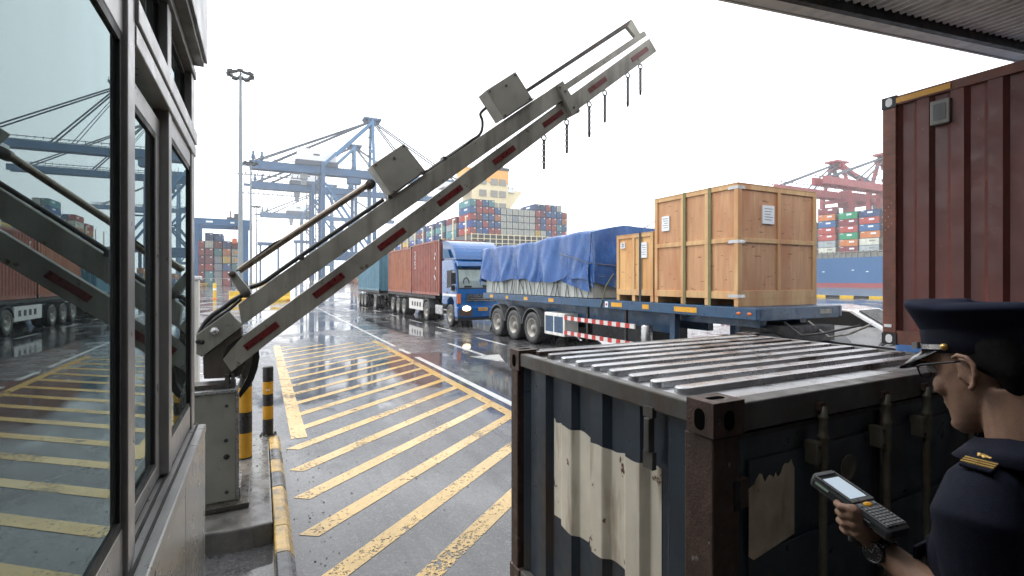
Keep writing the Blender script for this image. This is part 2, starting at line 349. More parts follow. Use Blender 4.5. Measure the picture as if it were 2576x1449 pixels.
for ty in (12.6, 36):                    # lane arrows pointing to the gate
    strip(wl, 5.48, 5.62, ty, ty+3.0); wl.add([(5.1,ty+.05,.004),(5.55,ty-1.25,.004),(6.0,ty+.05,.004)], [(0,1,2)])
strip(wl, -1.2, 6, 60, 60.4); strip(wl, -2.0, -.6, 13.0, 13.14)
wl.build('white_lane_markings', M['wpaint'], kind='structure', label='white lane lines and arrow', origin=False)
# raised island and kerb
isl = MB(); n = 12
fr = [(-1.6+1.69*i/n, 4.40+.05*(1-(i/n))**2*1.4-.02*math.sin(i*1.3)) for i in range(n+1)]
poly = fr+[(.09, 7.05), (-.15, 7.25), (-1.6, 7.25)]
isl.prism(poly, (0,0,0), (1,0,0), (0,1,0), (0,0,1), -.02, .17)
isl.build('traffic_island', M['concrete'], kind='structure', label='raised concrete island under the barrier', bevel=.015)
kb = MB(); cuts = [(-1.5,0),(1.9,1),(2.35,0),(3.46,1),(3.9,0),(4.33,0),(5.16,1),(5.56,0),(5.95,1),(6.32,0),(6.9,None)]
for (a, m_), (b_, _) in zip(cuts[:-1], cuts[1:]):
    prof = [(.095,-.02),(.235,-.02),(.222,.10),(.19,.155),(.17,.165),(.105,.165),(.095,.155)]
    kb.prism(prof, (0,0,0), (1,0,0), (0,0,1), (0,1,0), a+.004, b_-.004, m_)
kb.build('kerb', [M['kerby'], M['kerbg']], kind='structure', label='worn yellow and black kerb beside the island', bevel=.006)
# ================================================================ bollards
def bollard(x, y, z, r, h, label, bands, flange):
    t = T('bollard', label, 'bollard', (x, y, z), group='striped bollards by the barrier')
    p = MB(); z0 = 0
    for hh, m_ in bands:
        p.lathe((0,0,0), (0,0,1), [(r, z0*h), (r, (z0+hh)*h)], 28, m_); z0 += hh
    p.lathe((0,0,0), (0,0,1), [(r, h), (r*.97, h+.008), (r*.8, h+.014), (.001, h+.016)], 28, 1)
    p.build('post', [M['bollardy'], M['bollardk']], t)
    if flange:
        f = MB(); f.lathe((0,0,0), (0,0,1), [(r*1.65,0), (r*1.65,.016), (r*1.02,.02)], 24)
        f.build('base_plate', M['armdark'], t)
        for k in range(6):
            a = k*math.pi/3+.3; c = MB(); c.lathe((math.cos(a)*r*1.4, math.sin(a)*r*1.4, .012), (0,0,1), [(.014,0),(.014,.03),(.001,.032)], 6); c.build('bolt', M['armdark'], t)
        s = MB()
        for dx in (-.016, .012): s.obox((dx+.0*r, -r*1.005, h*.685), (1,0,0), (0,1,0), (0,0,1), .009, .003, .006)
        s.build('label_plate', M['label'], t)
    return t
bollard(.085, 6.9, .15, .0615, .86, 'slim black bollard with two yellow bands at the end of the kerb', [(.26,1),(.19,0),(.17,1),(.18,0),(.20,1)][::1], True)
bollard(-.15, 6.12, .17, .0715, .90, 'thick black and yellow bollard behind the grey barrier cabinet', [(.02,1),(.29,0),(.25,1),(.30,0),(.14,1)], False)
# ================================================================ barrier: cabinet, arms
bar = T('boom_barrier', 'raised grey boom barrier with two parallel arms and red reflectors over the hatched lane', 'barrier')
YA = 4.93                                   # front face of the arms
def pa(x, y): return onY(x, y, YA)
def plate(name, pts, th, mat, off=0, bevel=.004, parent=bar):
    m = MB(); m.prismw([pa(*p)+V((0,off,0)) for p in pts], (0, th, 0)); return m.build(name, mat, parent, bevel=bevel, fix=True)
# lower arm
plate('lower_arm', [(581.7,937),(560,905),(609.4,848),(840.7,680),(1037.5,535.6),(1234.3,388),(1435.8,240.5),(1637,94.7),(1655,126.8),(1650,131),(1457.6,273.7),(1305.8,389.2),(1073,565),(840.7,740.4),(691,851)], .10, M['arm'], .02)
ends = MB(); ends.prismw([pa(545.5,902)+V((0,.045,0)), pa(561,888)+V((0,.045,0)), pa(585,928)+V((0,.045,0)), pa(579.5,936)+V((0,.045,0))], (0,.05,0))
ends.build('arm_end_hollow', M['black'], bar)
# upper arm
plate('upper_arm', [(599.5,766),(691,699),(840.7,596),(981,498),(1069,437.6),(1239,322),(1341,253),(1399,215.5),(1428,252),(1410,255.5),(1234.3,377),(1073,491),(840.7,653.4),(608,819.4)], .12, M['arm'], 0)
plate('clevis_plate', [(494,842),(576,783),(609.4,819.4),(508.7,897.5),(494,890)], .16, M['cabinet'], -.02)
plate('arm_clamp', [(1398,215),(1412.7,205),(1456,279),(1455,284),(1436.7,293.6)], .20, M['arm'], -.03)
plate('thin_rail', [(1417.5,213.4),(1623,75.4),(1626,75),(1632.5,86.6),(1427,226)], .055, M['arm'], .03)
plate('top_rail', [(1324.4,223),(1594,44),(1588,62),(1329,231)], .04, M['armdark'], .04)
plate('rail_bracket', [(1594,44),(1615,80.5),(1606,93),(1583,64)], .05, M['arm'], .035)
# red reflectors along the lower arm
for (x, y) in ((658,845.6),(827.7,718),(986.7,601),(1133.8,491),(1270,389),(1393.4,296.8),(1505.7,211.8),(1612,134.8)):
    c = pa(x, y); d = (pa(1612,134.8)-pa(658,845.6)).normalized(); u = V((-d.z, 0, d.x))
    m = MB(); m.obox(c+V((0,.0185,0)), d, V((0,1,0)), u, .165, .003, .030); m.build('reflector', M['reflector'], bar)
# motor boxes on the upper arm (different lids and glands)
def abox(pts, depth):
    b = plate('counterweight_box', pts, depth, M['cabinet'], -.03, .006)
    ctr = sum((pa(*p) for p in pts), V())/4
    e = (pa(*pts[1])-pa(*pts[0])).normalized(); f = (pa(*pts[3])-pa(*pts[0])).normalized()
    m9 = MB(); m9.obox((pa(*pts[2])+pa(*pts[3]))/2+V((0,-.032,0))-f*.006, e, V((0,1,0)), f, (pa(*pts[2])-pa(*pts[3])).length/2+.012, .004, .007); m9.build('base_seal', M['armdark'], b)
    m9 = MB(); m9.obox(ctr+V((0,-(ctr.y-YA)-.034,0))-f*(pa(*pts[3])-pa(*pts[0])).length*.30+e*.02, e, V((0,1,0)), f, .012, .003, .012); m9.build('lid_latch', M['armdark'], b)
    g_ = MB()
    hw = (pa(*pts[1])-pa(*pts[0])).length/2; hh = (pa(*pts[3])-pa(*pts[0])).length/2
    for s1 in (-1, 1):
        for s2 in (-1, 1): g_ = MB(); g_.lathe(ctr+e*hw*.86*s1+f*hh*.86*s2+V((0,-(ctr.y-YA)-.03,0)), (0,-1,0), [(.012,-.002),(.012,.008),(.001,.01)], 8); g_.build('lid_bolt', M['armdark'], b)
    return b
abox([(1220,229.4),(1294,182.3),(1338.9,253.5),(1265,300)], .22)
abox([(933,417),(1014.7,362.6),(1067.7,430),(986.7,495)], .22)
# push rod, bracket and hoses
rod = MB(); rod.tube([pa(600,681)+V((0,.07,0)), pa(933,459)+V((0,.07,0))], .030, 14)
rod.build('push_rod', M['rodm'], bar)
plate('rod_bracket', [(570.5,687.5),(590,681.7),(628.8,728),(606,742)], .12, M['cabinet'], 0, .006)
jt = MB(); jt.lathe(pa(585,690)+V((0,-.015,0)), (0,1,0), [(.001,0),(.026,.0),(.026,.16),(.001,.16)], 14); jt.build('pivot_joint', M['armdark'], bar); jt = MB(); jt.lathe(pa(933,462)+V((0,.0,0)), (0,1,0), [(.001,0),(.045,.0),(.045,.13),(.001,.13)], 14); jt.build('pivot_joint', M['armdark'], bar); jt = MB()
jt.lathe(pa(618,738)+V((0,-.01,0)), (0,1,0), [(.001,0),(.04,.0),(.04,.14),(.001,.14)], 14)
jt.build('pivot_joint', M['armdark'], bar)
def hose(pts, r, name='hydraulic_hose', off=.06):
    P = [pa(*p)+V((0,off,0)) for p in pts]; m = MB(); Q = []
    for i in range(len(P)-1):
        p0, p1, p2, p3 = P[max(i-1,0)], P[i], P[i+1], P[min(i+2,len(P)-1)]
        for t in (0,.2,.4,.6,.8):
            Q.append(.5*((2*p1)+(p2-p0)*t+(2*p0-5*p1+4*p2-p3)*t*t+(3*p1-p0-3*p2+p3)*t**3))
    Q.append(P[-1]); m.tube(Q, r, 8); m.build(name, M['black'], bar)
hose([(497,846),(512,818),(530,797),(560,776),(585,757),(612,742)], .022); hose([(503,850),(520,822),(545,800),(575,780),(606,752)], .014, off=.03)
hose([(628,724),(660,712),(700,684),(820,600),(968,500)], .020); hose([(1068,436),(1120,399),(1188,352),(1209,338),(1218,322),(1219,300),(1214,282),(1227,268)], .016)
hose([(1068,436),(1150,380),(1190,349)], .012, off=.02)
ln = MB(); ln.tube([pa(596,681)+V((0,.05,0)), pa(690,610)+V((0,.05,0)), pa(710,601)+V((0,.06,0))], .008, 6); ln.build('hydraulic_hose', M['black'], bar)
# pivot housing: triangular plates, pin, guard band
plate('pivot_housing', [(509,898),(552,866),(607,824),(609,850),(640,878),(622,905),(612,940),(598,952),(516,957),(509,945)], .30, M['armdark'], .06, .01)
plate('housing_cheek', [(509,900),(604,828),(608,846),(572,872),(560,905),(581,938),(575,952),(512,955)], .03, M['armbrown'], .03, .004)
pin = MB(); pin.lathe(pa(540.5,832.5)+V((0,-.022,0)), (0,-1,0), [(.036,0),(.036,.006),(.024,.008),(.024,.026),(.001,.028)], 6); pin.build('pivot_pin', M['silver'], bar)
for x, y, r in ((508.5,860,.02),(499,859,.02),(556,865,.008)): hol = MB(); hol.lathe(pa(x,y)+V((0,-.022,0)), (0,-1,0), [(r,0),(r,.003),(.001,.003)], 12); hol.build('bolt_hole', M['black'], bar)
band = MB(); PO = [(651,886),(653,905),(648,935),(637,965),(620,990),(602,1012)]; PI = [(634,886),(635,905),(631,928),(622,955),(610,978),(598,1002)]
band.prismw([pa(*a)+V((0,.16,0)) for a in PO+PI[::-1]], (0,.09,0))
band.build('guard_band', M['black'], bar)
plate('rear_cheek', [(612,850),(640,870),(634,930),(618,975),(604,968),(600,900)], .05, M['arm'], .30, .006)
# cabinet on its base slab
cx0, cx1, cy0, cy1 = -.80, -.185, 4.85, 5.32
cb = MB(); cb.box(cx0, cx1, cy0, cy1, .222, 1.14); cb.build('cabinet_body', M['cabinet'], bar, bevel=.008)
ct = MB(); ct.box(cx0-.01, cx1+.015, cy0-.015, cy1+.015, 1.142, 1.172); ct.build('cabinet_top', M['silver'], bar, bevel=.006)
cs = MB(); cs.box(cx0-.05, cx1+.10, cy0-.10, cy1+.1, .174, .22); cs.build('base_slab', M['darkconc'], bar, bevel=.008)
tr = MB(); tr.box(cx1+.002, cx1+.022, cy0-.006, cy0+.03, .23, 1.135); tr.box(cx1+.002, cx1+.03, cy0+.06, cy1, .23, .30); tr.build('corner_trim', M['silver'], bar)
br = MB()
for (x, w_) in ((-.70,.05),(-.27,.03),(-.225,.02)):
    br.box(x, x+w_, cy0+.04, cy0+.30, 1.174, 1.285)
br.box(cx0+.02, cx1-.01, cy0+.05, cy0+.25, 1.176, 1.21)
br.build('pivot_mount', M['armdark'], bar)
for x, z, r in ((-.255,1.03,.014),(-.26,.74,.016),(-.255,.60,.024),(-.255,.30,.015)):
    h_ = MB(); h_.lathe((x, cy0-.001, z), (0,-1,0), [(r,0),(r*.9,.004),(.001,.004)], 14); h_.build('lock', M['black'], bar)
pl = MB(); pl.box(-.70, -.625, cy0-.05, cy0-.006, 1.19, 1.62); pl.build('side_strut', M['arm'], bar, bevel=.005)
for bx, by in ((1405,222),(1418,232),(1440,272),(1449,283)):
    m9 = MB(); m9.lathe(pa(bx,by)+V((0,-.031,0)), (0,-1,0), [(.013,0),(.013,.008),(.006,.009),(.001,.014)], 6); m9.build('clamp_bolt', M['armdark'], bar)
for bx, by in ((981,499),(1119,401),(760,652)):
    m9 = MB(); c9 = pa(bx,by)+V((0,.05,.012)); m9.box(c9.x-.018, c9.x+.018, c9.y-.05, c9.y+.05, c9.z-.02, c9.z+.02); m9.build('hose_clip', M['armdark'], bar)
rebase(bar, ((cx0+cx1)/2, (cy0+cy1)/2, .17))
# anchor bracket bits at the slab
# chains under the lower arm
CH = [((1375,338.5),430,'sixth from the tip, nearest the booth'),((1433,300),388,'just under the clamp collar'),((1489.7,254.5),344,'third in from the clamp collar side, between two others'),((1529,225.6),311,'below the second reflector from the tip'),((1587,181),268,'second from the tip'),((1619,159),241,'nearest the tip of the arm')]
CL = ['short black chain hanging from the barrier arm, lowest one on the slope', 'short black chain hanging straight below the clamp collar of the arm', 'short black chain hanging next above the one at the clamp collar', 'short black chain hanging third from the tip of the barrier arm', 'short black chain hanging second from the tip of the barrier arm', 'short black chain hanging nearest the tip of the barrier arm']
for (top, yb, _), lab in zip(CH, CL):
    a = pa(*top)+V((0,.06,0)); zb = pa(top[0], yb).z; t = T('hanging_chain', lab, 'chain', a, group='chains hanging under the barrier arm')
    rg = MB(); rg.tube([V((math.cos(q_)*.030, 0, -.022+math.sin(q_)*.034)) for q_ in [2*math.pi*i/12 for i in range(13)]], .008, 6, caps=False); rg.build('ring', M['black'], t)
    lk = MB(); z = -.055; i = 0; L_ = a.z-zb
    while z > -L_+.06:
        d = (1,0) if i % 2 else (0,1)
        lk.tube([V((d[0]*math.cos(q_)*.015, d[1]*math.cos(q_)*.015, z-.012+math.sin(q_)*.023)) for q_ in [2*math.pi*k/8 for k in range(9)]], .0085, 5, caps=False)
        z -= .034; i += 1
    lk.build('links', M['black'], t)
    wt = MB(); wt.lathe((0,0,z-.03), (0,0,1), [(.004,0),(.015,.006),(.015,.06),(.004,.066)], 8); wt.build('end_weight', M['black'], t)
# slim reader post behind the barrier
rp = T('reader_post', 'slim light grey post with a pale cap behind the barrier hinge', 'post', (-.72, 6.6, .17))
m = MB(); m.box(-.12,.105,-.08,.08,0,1.93); m.build('post', M['lgrey'], rp, bevel=.012)
m = MB(); m.box(-.14,.125,-.10,.10,1.932,1.97); m.build('cap', M['white'], rp, bevel=.008)
# ================================================================ guard booth
booth = T('guard_booth', 'metal clad guard booth with tinted mirror-like windows at the left edge', 'booth')
XG, XS, YE = -.36, -.30, 3.60
b = MB(); b.box(-3.2, XS-.002, -3.0, .80, 0, 1.18)
for ya, yb in ((-3.0,.62),(.625,1.935),(1.94,2.655),(2.66,3.55)):
    pb = MB(); pb.box(-.42, XS, ya+.003, yb-.003, .02, 1.17); pb.build('cladding_panel', M['steelpanel'], booth, bevel=.005)
pb = MB(); pb.box(-3.2, -.425, 3.50, 3.56, .02, 1.17); pb.build('cladding_panel', M['steelpanel'], booth)
s = MB(); s.box(-.55, XS+.004, -3, 3.555, 1.172, 1.222); s.build('sill', M['alu'], booth, bevel=.008)
tk = MB()
for x in (-.405, -.375, -.34): tk.box(x-.004, x+.004, -3, 3.54, 1.223, 1.233)
tk.build('sill_track', M['gasket'], booth)
# core: floor, rear wall, ceiling (dark room behind the glass)
cr = MB(); cr.box(-3.2,-.45,-3,3.48,.0,.05); cr.box(-3.2,-3.1,-3,3.48,.05,3.3); cr.box(-3.1,-.45,-3,-2.9,.05,3.3); cr.box(-3.2,-.45,-3,3.48,3.3,3.38)
cr.box(-3.1,-.6,3.40,3.48,.05,1.2); cr.box(-3.1,-1.6,3.40,3.48,1.2,3.3); cr.build('room_walls', M['dgrey'], booth)
dk = MB(); dk.box(-1.25,-.5,-2.5,3.2,.95,1.0); dk.build('desk', M['dgrey'], booth)
# window wall on the road side. frame member: (y0,y1,z0,z1,x_front,depth)
def fr(name, y0, y1, z0, z1, xf=XG, d=.07, mat='alu', bevel=.004): 
    m = MB(); m.box(xf-d, xf, y0, y1, z0, z1); return m.build(name, M[mat], booth, bevel=bevel)
def pane(y0, y1, z0, z1, x):
    m = MB(); m.box(x-.006, x, y0, y1, z0, z1); return m.build('window_pane', M['glass'], booth)
def gask(y0, y1, z0, z1, x, w_=.018):
    m = MB(); m.box(x-.012,x,y0,y1,z0,z0+w_); m.box(x-.012,x,y0,y1,z1-w_,z1); m.box(x-.012,x,y0,y0+w_,z0+w_,z1-w_); m.box(x-.012,x,y1-w_,y1,z0+w_,z1-w_); m.build('gasket', M['gasket'], booth)
zS, zT = 1.224, 2.84
fr('bottom_rail', -3, 1.818, zS, 1.37); fr('head_rail', -3, 1.818, zT-.02, 2.985)
fr('mullion', 1.82, 1.885, zS, 3.32, XG+.012, .085); fr('mullion', 1.888, 1.955, zS, 3.32, XG+.004, .085); fr('mullion_joint', 1.8855, 1.8875, zS, 3.32, XG-.002, .06, 'gasket', 0)
pane(-3, 1.80, 1.385, 2.80, XG-.010); gask(-3, 1.818, 1.371, 2.819, XG-.002, .026)
tb = MB(); tb.box(-.45, XG+.014, 1.957, 3.60, 2.925, 3.0); tb.build('transom', M['alu'], booth, bevel=.004)
tb = MB(); tb.box(-.45, XG+.004, 1.957, 3.60, 2.915, 2.925); tb.build('transom_shadow', M['gasket'], booth)
tb = MB(); tb.box(-.45, XG+.008, 1.957, 3.60, 2.85, 2.915); tb.build('transom', M['alu'], booth, bevel=.004)
# recessed sliding sash, then fixed pane
fr('sash_head', 1.957, 2.655, 2.72, 2.80, XG-.036, .03); fr('sash_stile', 2.575, 2.655, 1.30, 2.72, XG-.036, .03); fr('sash_foot', 1.957, 2.655, 1.236, 1.30, XG-.036, .03)
pane(1.957, 2.573, 1.302, 2.718, XG-.046); gask(1.957, 2.574, 1.301, 2.719, XG-.038, .02)
fr('meeting_post', 2.66, 2.735, zS+.012, 2.85, XG-.002, .06); 
fr('sash_head', 2.737, 3.46, 2.76, 2.85, XG-.006, .05); fr('sash_foot', 2.737, 3.46, 1.236, 1.36, XG-.006, .05)
pane(2.737, 3.42, 1.362, 2.758, XG-.016); gask(2.737, 3.459, 1.361, 2.759, XG-.009, .022)
fr('corner_post', 3.463, 3.598, zS, 3.32, XG, .09)
fr('corner_trim', 3.44, 3.462, zS+.01, 2.85, XG-.004, .03, 'gasket', 0)
# upper lights
fr('mullion', 2.64, 2.74, 3.002, 3.32, XG-.004, .06)
for ya, yb in ((-3,1.815),(1.957,2.638),(2.742,3.46)): pane(ya, yb, 3.002, 3.318, XG-.044); gask(ya, yb, 3.003, 3.317, XG-.034, .02)
fr('head_rail', -3, 3.598, 3.322, 3.37, XG+.01, .08, 'soffit')
# end wall (far side): posts and pane
for x in (-3.2, -2.0, -.8):
    m = MB(); m.box(x, x+.08, 3.53, 3.60, 1.224, 3.32); m.build('end_post', M['alu'], booth)
m = MB(); m.box(-3.1,-.45,3.56,3.566,1.23,3.30); m.build('window_pane', M['glass'], booth)
# eaves and fascia
m = MB(); m.box(-3.4, -.30, -3, 3.49, 3.372, 3.42); m.build('eaves_soffit', M['soffit'], booth, bevel=.004)
m = MB(); m.box(-3.4, -.287, -3, 3.50, 3.422, 4.3); m.build('fascia', M['white'], booth, bevel=.006)
m = MB(); m.box(-.30, -.284, -3, 3.502, 3.40, 3.42); m.box(-.284,-.281,3.47,3.474,3.42,4.3); m.build('drip_edge', M['soffit'], booth)
rebase(booth, (-1.8, .3, 0))
# ================================================================ canopy over the camera
can = T('canopy', 'steel canopy with ribbed metal underside and grey edge panels over the inspection bay', 'canopy')
ZC = 5.0
e1 = onZ(1810, 0, ZC); e2 = onZ(2576, 160, ZC); ed = (e2-e1).normalized(); en = V((-ed.y, ed.x, 0))
if en.y > 0: en = -en                                   # towards the camera side
def ce(s_, t_, z): return e1+ed*s_+en*t_+V((0,0,z-ZC))
S0, S1 = -3.1, 24.0
s = S0
k = 0
while s < S1:
    L_ = 2.75; m = MB()
    a, b_, c, d = ce(s+.004,.03,ZC), ce(s+L_-.004,.03,ZC), ce(s+L_-.004,.20,ZC), ce(s+.004,.20,ZC)
    m.prismw([a,b_,c,d], (0,0,.03)); m.build('edge_panel', M['cabinet'] if False else M['lgrey'], can); s += L_
m = MB(); m.prismw([ce(S0,0,ZC-.01), ce(S1,0,ZC-.01), ce(S1,.028,ZC-.01), ce(S0,.028,ZC-.01)], (0,0,.55)); m.build('fascia', M['lgrey'], can)
m = MB(); m.prismw([ce(S0,.205,ZC-.02), ce(S1,.205,ZC-.02), ce(S1,.27,ZC-.02), ce(S0,.27,ZC-.02)], (0,0,.16)); m.build('edge_beam', M['chassis'], can)
# corrugated deck running away from the edge
m = MB(); x = e1.x-3.0
while x < 24:
    yt = e1.y+(x-e1.x)*ed.y/ed.x-.30; p = .115
    for (xa, za), (xb, zb) in (((x,.12),(x+.045,.12)), ((x+.045,.12),(x+.062,.07)), ((x+.062,.07),(x+.098,.07)), ((x+.098,.07),(x+p,.12))):
        m.add([(xa,yt,ZC+za),(xb,yt,ZC+zb),(xb,-24,ZC+zb),(xa,-24,ZC+za)], [(0,1,2,3)])
    x += p
m.build('ribbed_deck', M['lgrey'], can)
m = MB(); m.prismw([ce(S0,.03,ZC+.3), ce(S1,.03,ZC+.3), V((24,-24,ZC+.3)), V((e1.x-3.1,-24,ZC+.3))], (0,0,.2)); m.build('roof_top', M['soffit'], can)
for x, y in ((14.5,-2.5),(14.5,-12),(14.5,-21),(4.9,-12),(4.9,-20)):
    m = MB(); m.box(x-.2,x+.2,y-.2,y+.2,0,ZC+.06); m.build('column', M['chassis'], can, bevel=.01)
m = MB(); m.box(-6,24,-24.3,-24,0,ZC+.3); m.build('rear_wall', M['dgrey'], can)  # unseen wall, added to keep light from behind out of the bay
m = MB(); m.box(-6,e1.x-3.12,-24,-.6,ZC+.25,ZC+.45); m.build('added_lane_roof', M['soffit'], can)  # unseen roof, added behind the camera to block the sky
m = MB(); m.box(-6.2,-6.0,-24,-.6,0,ZC+.45); m.build('side_wall', M['dgrey'], can)  # unseen wall, added to shut out light from the left rear
rebase(can, (4.9, -12, 0))

# ---- grit and leaf scraps washed up along the kerb
random.seed(3); gb = MB()
for i in range(170):
    x = .26+abs(random.gauss(0,.28)); y = random.uniform(3.2, 7.4)
    if random.random() < .25: x, y = random.uniform(.3,3.3), random.uniform(3.2,9)
    if random.random() < .2: x = random.uniform(-.12,.07); y = random.uniform(5.6,6.9)
    z = .004 if x > .2 else .171; r = random.uniform(.004,.013)*(1.0 if x > .2 else 1.2); a = random.uniform(0,6.3)
    gb.add([(x+math.cos(a+q)*r*random.uniform(.5,1.2), y+math.sin(a+q)*r*random.uniform(.5,1.2), z) for q in (0,1.3,2.5,3.8,5.1)]+[(x,y,z+r*.5)], [(0,1,5),(1,2,5),(2,3,5),(3,4,5),(4,0,5)])
gb.build('grit', M['darkconc'], kind='stuff', label='dark grit and leaf scraps washed up along the kerb', origin=False)
# ================================================================ containers
def corr(mb, o, d, n_, L, z0, z1, pitch, depth, m=0, flat=.36):
    """trapezoid wall: starts at o, runs along d for L, outward normal n_ (outer face at 0, valleys at -depth)"""
    o, d, n_ = V(o), V(d), V(n_); s = 0; prof = []
    k = max(1, round(L/pitch)); p = L/k; sl_ = (.5-flat)*p
    for i in range(k): prof += [(s+p*i, 0), (s+p*i+flat*p, 0), (s+p*i+flat*p+sl_, -depth), (s+p*i+2*flat*p+sl_, -depth)]
    prof.append((L, 0))
    for (a, ya), (b_, yb) in zip(prof[:-1], prof[1:]):
        A, B = o+d*a+n_*ya, o+d*b_+n_*yb
        mb.add([V((A.x,A.y,z0)),V((B.x,B.y,z0)),V((B.x,B.y,z1)),V((A.x,A.y,z1))], [(0,1,2,3)], m)
    return prof
def prof_at(prof, s):
    for (a, ya), (b_, yb) in zip(prof[:-1], prof[1:]):
        if a <= s <= b_+1e-9: return ya+(yb-ya)*((s-a)/(b_-a) if b_ > a else 0)
    return 0
def slot(mb, c, U, W, N, rw, rh, m):
    """flat oblong plate on a casting face; in black it paints the shade of a hole"""
    pts = []
    for i in range(20):
        a = 2*math.pi*i/20; x = math.cos(a)*rw; y = math.sin(a)*rw; y += (rh-rw)*(1 if math.sin(a) > 0 else -1); pts.append((x, y))
    mb.prism(pts, c, U, W, N, -.002, .0015, m)
# ---- the near dark container
hc = T('shipping_container', 'small battered dark blue container with ribbed wet roof in front of the officer', 'container')
X0, X1, Y0, Y1, ZT = 1.56, 4.0, 1.36, 3.10, 1.61
cs_, ch_ = .125, .125
sd_ = MB(); prof = corr(sd_, (X0+.028, Y0+.16, 0), (0,1,0), (-1,0,0), Y1-Y0-.30, .14, ZT-.085, .262, .034)
sd_.build('side_wall', M['cdark'], hc)
b = MB(); corr(b, (X1-.028, Y1-.14, 0), (0,-1,0), (1,0,0), Y1-Y0-.30, .14, ZT-.085, .262, .034); corr(b, (X0+.14, Y1-.03, 0), (1,0,0), (0,1,0), X1-X0-.28, .14, ZT-.085, .262, .034)
b.build('rear_walls', M['cdark'], hc)
# corner castings; flat black ovals paint in the dark of the holes
for (x, y) in ((X0,Y0),(X0,Y1-cs_),(X1-cs_,Y0),(X1-cs_,Y1-cs_)):
    for z in (ZT-ch_, 0.0):
        m = MB(); sx = .165 if y == Y0 else .15
        xa = x if x == X0 else x+cs_-sx
        m.box(xa-.006, xa+sx+.006, y-.006, y+cs_+.006, z, z+ch_+.012)
        if z > 0:
            slot(m, (x-.006 if x == X0 else x+cs_+.006, y+cs_/2, z+ch_*.5), (0,1,0), (0,0,1), (-1 if x == X0 else 1,0,0), .027, .043, 1)
            slot(m, (xa+sx/2, y-.006 if y == Y0 else y+cs_+.006, z+ch_*.5), (1,0,0), (0,0,1), (0,-1 if y == Y0 else 1,0), .030, .040, 1)
            slot(m, (xa+sx/2, y+cs_/2, z+ch_+.012), (0,1,0), (1,0,0), (0,0,1), .020, .045, 1)
        m.build('corner_casting', [M['rust'], M['hole']], hc, bevel=.006)
for (x, y) in ((X0,Y0),(X0,Y1-.10),(X1-.12,Y0),(X1-.12,Y1-.10)):
    m = MB(); m.box(x+.002, x+(.15 if y == Y0 else .11), y+.002, y+(.15 if y == Y0 else .10), ch_+.002, ZT-ch_-.002); m.build('corner_post', M['rust'], hc, bevel=.008)
for x in (X0+.004, X1-.064):
    m = MB(); m.box(x, x+.06, Y0+cs_+.008, Y1-cs_-.008, ZT-.095, ZT-.008); m.build('side_rail', M['cdark_frame'], hc, bevel=.007); m = MB(); m.box(x, x+.06, Y0+cs_+.008, Y1-cs_-.008, .02, .138); m.build('bottom_rail', M['cdark_frame'], hc, bevel=.007)
m = MB(); m.box(X0+.175, X1-.175, Y0+.004, Y0+.10, ZT-.125, ZT-.006); m.build('door_header', M['cdark_frame'], hc, bevel=.008)
m = MB(); m.box(X0+.16, X1-.16, Y1-.07, Y1-.004, ZT-.11, ZT-.006); m.build('rear_header', M['cdark_frame'], hc); m = MB(); m.box(X0+.16,X1-.16,Y1-.07,Y1-.004,.02,.138); m.build('rear_sill', M['cdark_frame'], hc)
# roof sheet with pressed ribs (rounded ends)
rf = MB(); rf.box(X0+.062, X1-.062, Y0+.098, Y1-.07, ZT-.05, ZT-.022)
nr = 9
for i in range(nr):
    yc = Y0+.30+i*(Y1-Y0-.46)/(nr-1); hw = .041; xa, xb = X0+.155, X1-.155; rings = []
    n_ = 22
    for sc_, zz in ((1.04,-.0215),(.97,.002),(.86,.0055),(.40,.0065)):
        rr = hw*sc_; pts = []
        for k in range(n_):
            a = 2*math.pi*k/n_; px = math.cos(a)*rr; pts.append(V(((xb if math.cos(a) > 0 else xa)+px, yc+math.sin(a)*rr, ZT+zz)))
        rings.append(pts)
    rf.loft(rings, 0, True, False)
rf.build('ribbed_roof', M['croof'], hc)
# doors with recessed panels
for a, b_ in ((X0+.165, X0+1.215), (X0+1.225, X1-.165)):
    m = MB(); y = Y0+.045
    m.box(a, b_, y, y+.05, .16, ZT-.135)
    for (za, zb) in ((.22,.58),(.60,.96),(1.0,ZT-.26)): m.box(a+.08, b_-.08, y-.012, y, za, zb)
    d_ = m.build('door', M['cdark'], hc, bevel=.008)
    gk = MB(); gk.box(a-.006, a+.014, y-.02, y-.001, .16, ZT-.14); gk.box(b_-.014, b_+.004, y-.02, y-.001, .16, ZT-.14); gk.box(a+.015, b_-.015, y-.02, y-.001, ZT-.16, ZT-.14); gk.build('door_seal', M['black'], d_)
for x in (2.235, 2.745, 3.13, 3.62):
    m = MB(); y = Y0-.012
    m.tube([(x,y,.14),(x,y,ZT-.20)], .0165, 14); m.lathe((x,y,0), (0,0,1), [(.0165,ZT-.35),(.0205,ZT-.345),(.0205,ZT-.335),(.0225,ZT-.33),(.0225,ZT-.22),(.0245,ZT-.215),(.0245,ZT-.205),(.019,ZT-.20),(.0175,ZT-.13),(.022,ZT-.125),(.022,ZT-.115),(.0165,ZT-.11),(.0165,ZT-.075),(.001,ZT-.07)], 14)
    lb = m.build('locking_bar', M['lockbar'], hc)
    m = MB(); m.box(x-.058, x-.014, y-.010, y+.055, ZT-.33, ZT-.225); m.build('bar_guide', M['lockbar'], lb, bevel=.008)
    m = MB(); m.box(x-.026, x+.020, y-.004, y+.02, ZT-.095, ZT-.055); m.build('cam_keeper', M['rust'], lb, bevel=.006)
    for dz in (-.315, -.245):
        m = MB(); m.lathe((x-.040,y-.010,ZT+dz), (0,-1,0), [(.009,0),(.008,.006),(.001,.007)], 10); m.build('bolt', M['black'], lb)
m = MB(); m.box(X0+.115, X0+.150, Y0-.004, Y0+.0, 1.18, 1.30); m.build('hinge_slot', M['black'], hc)
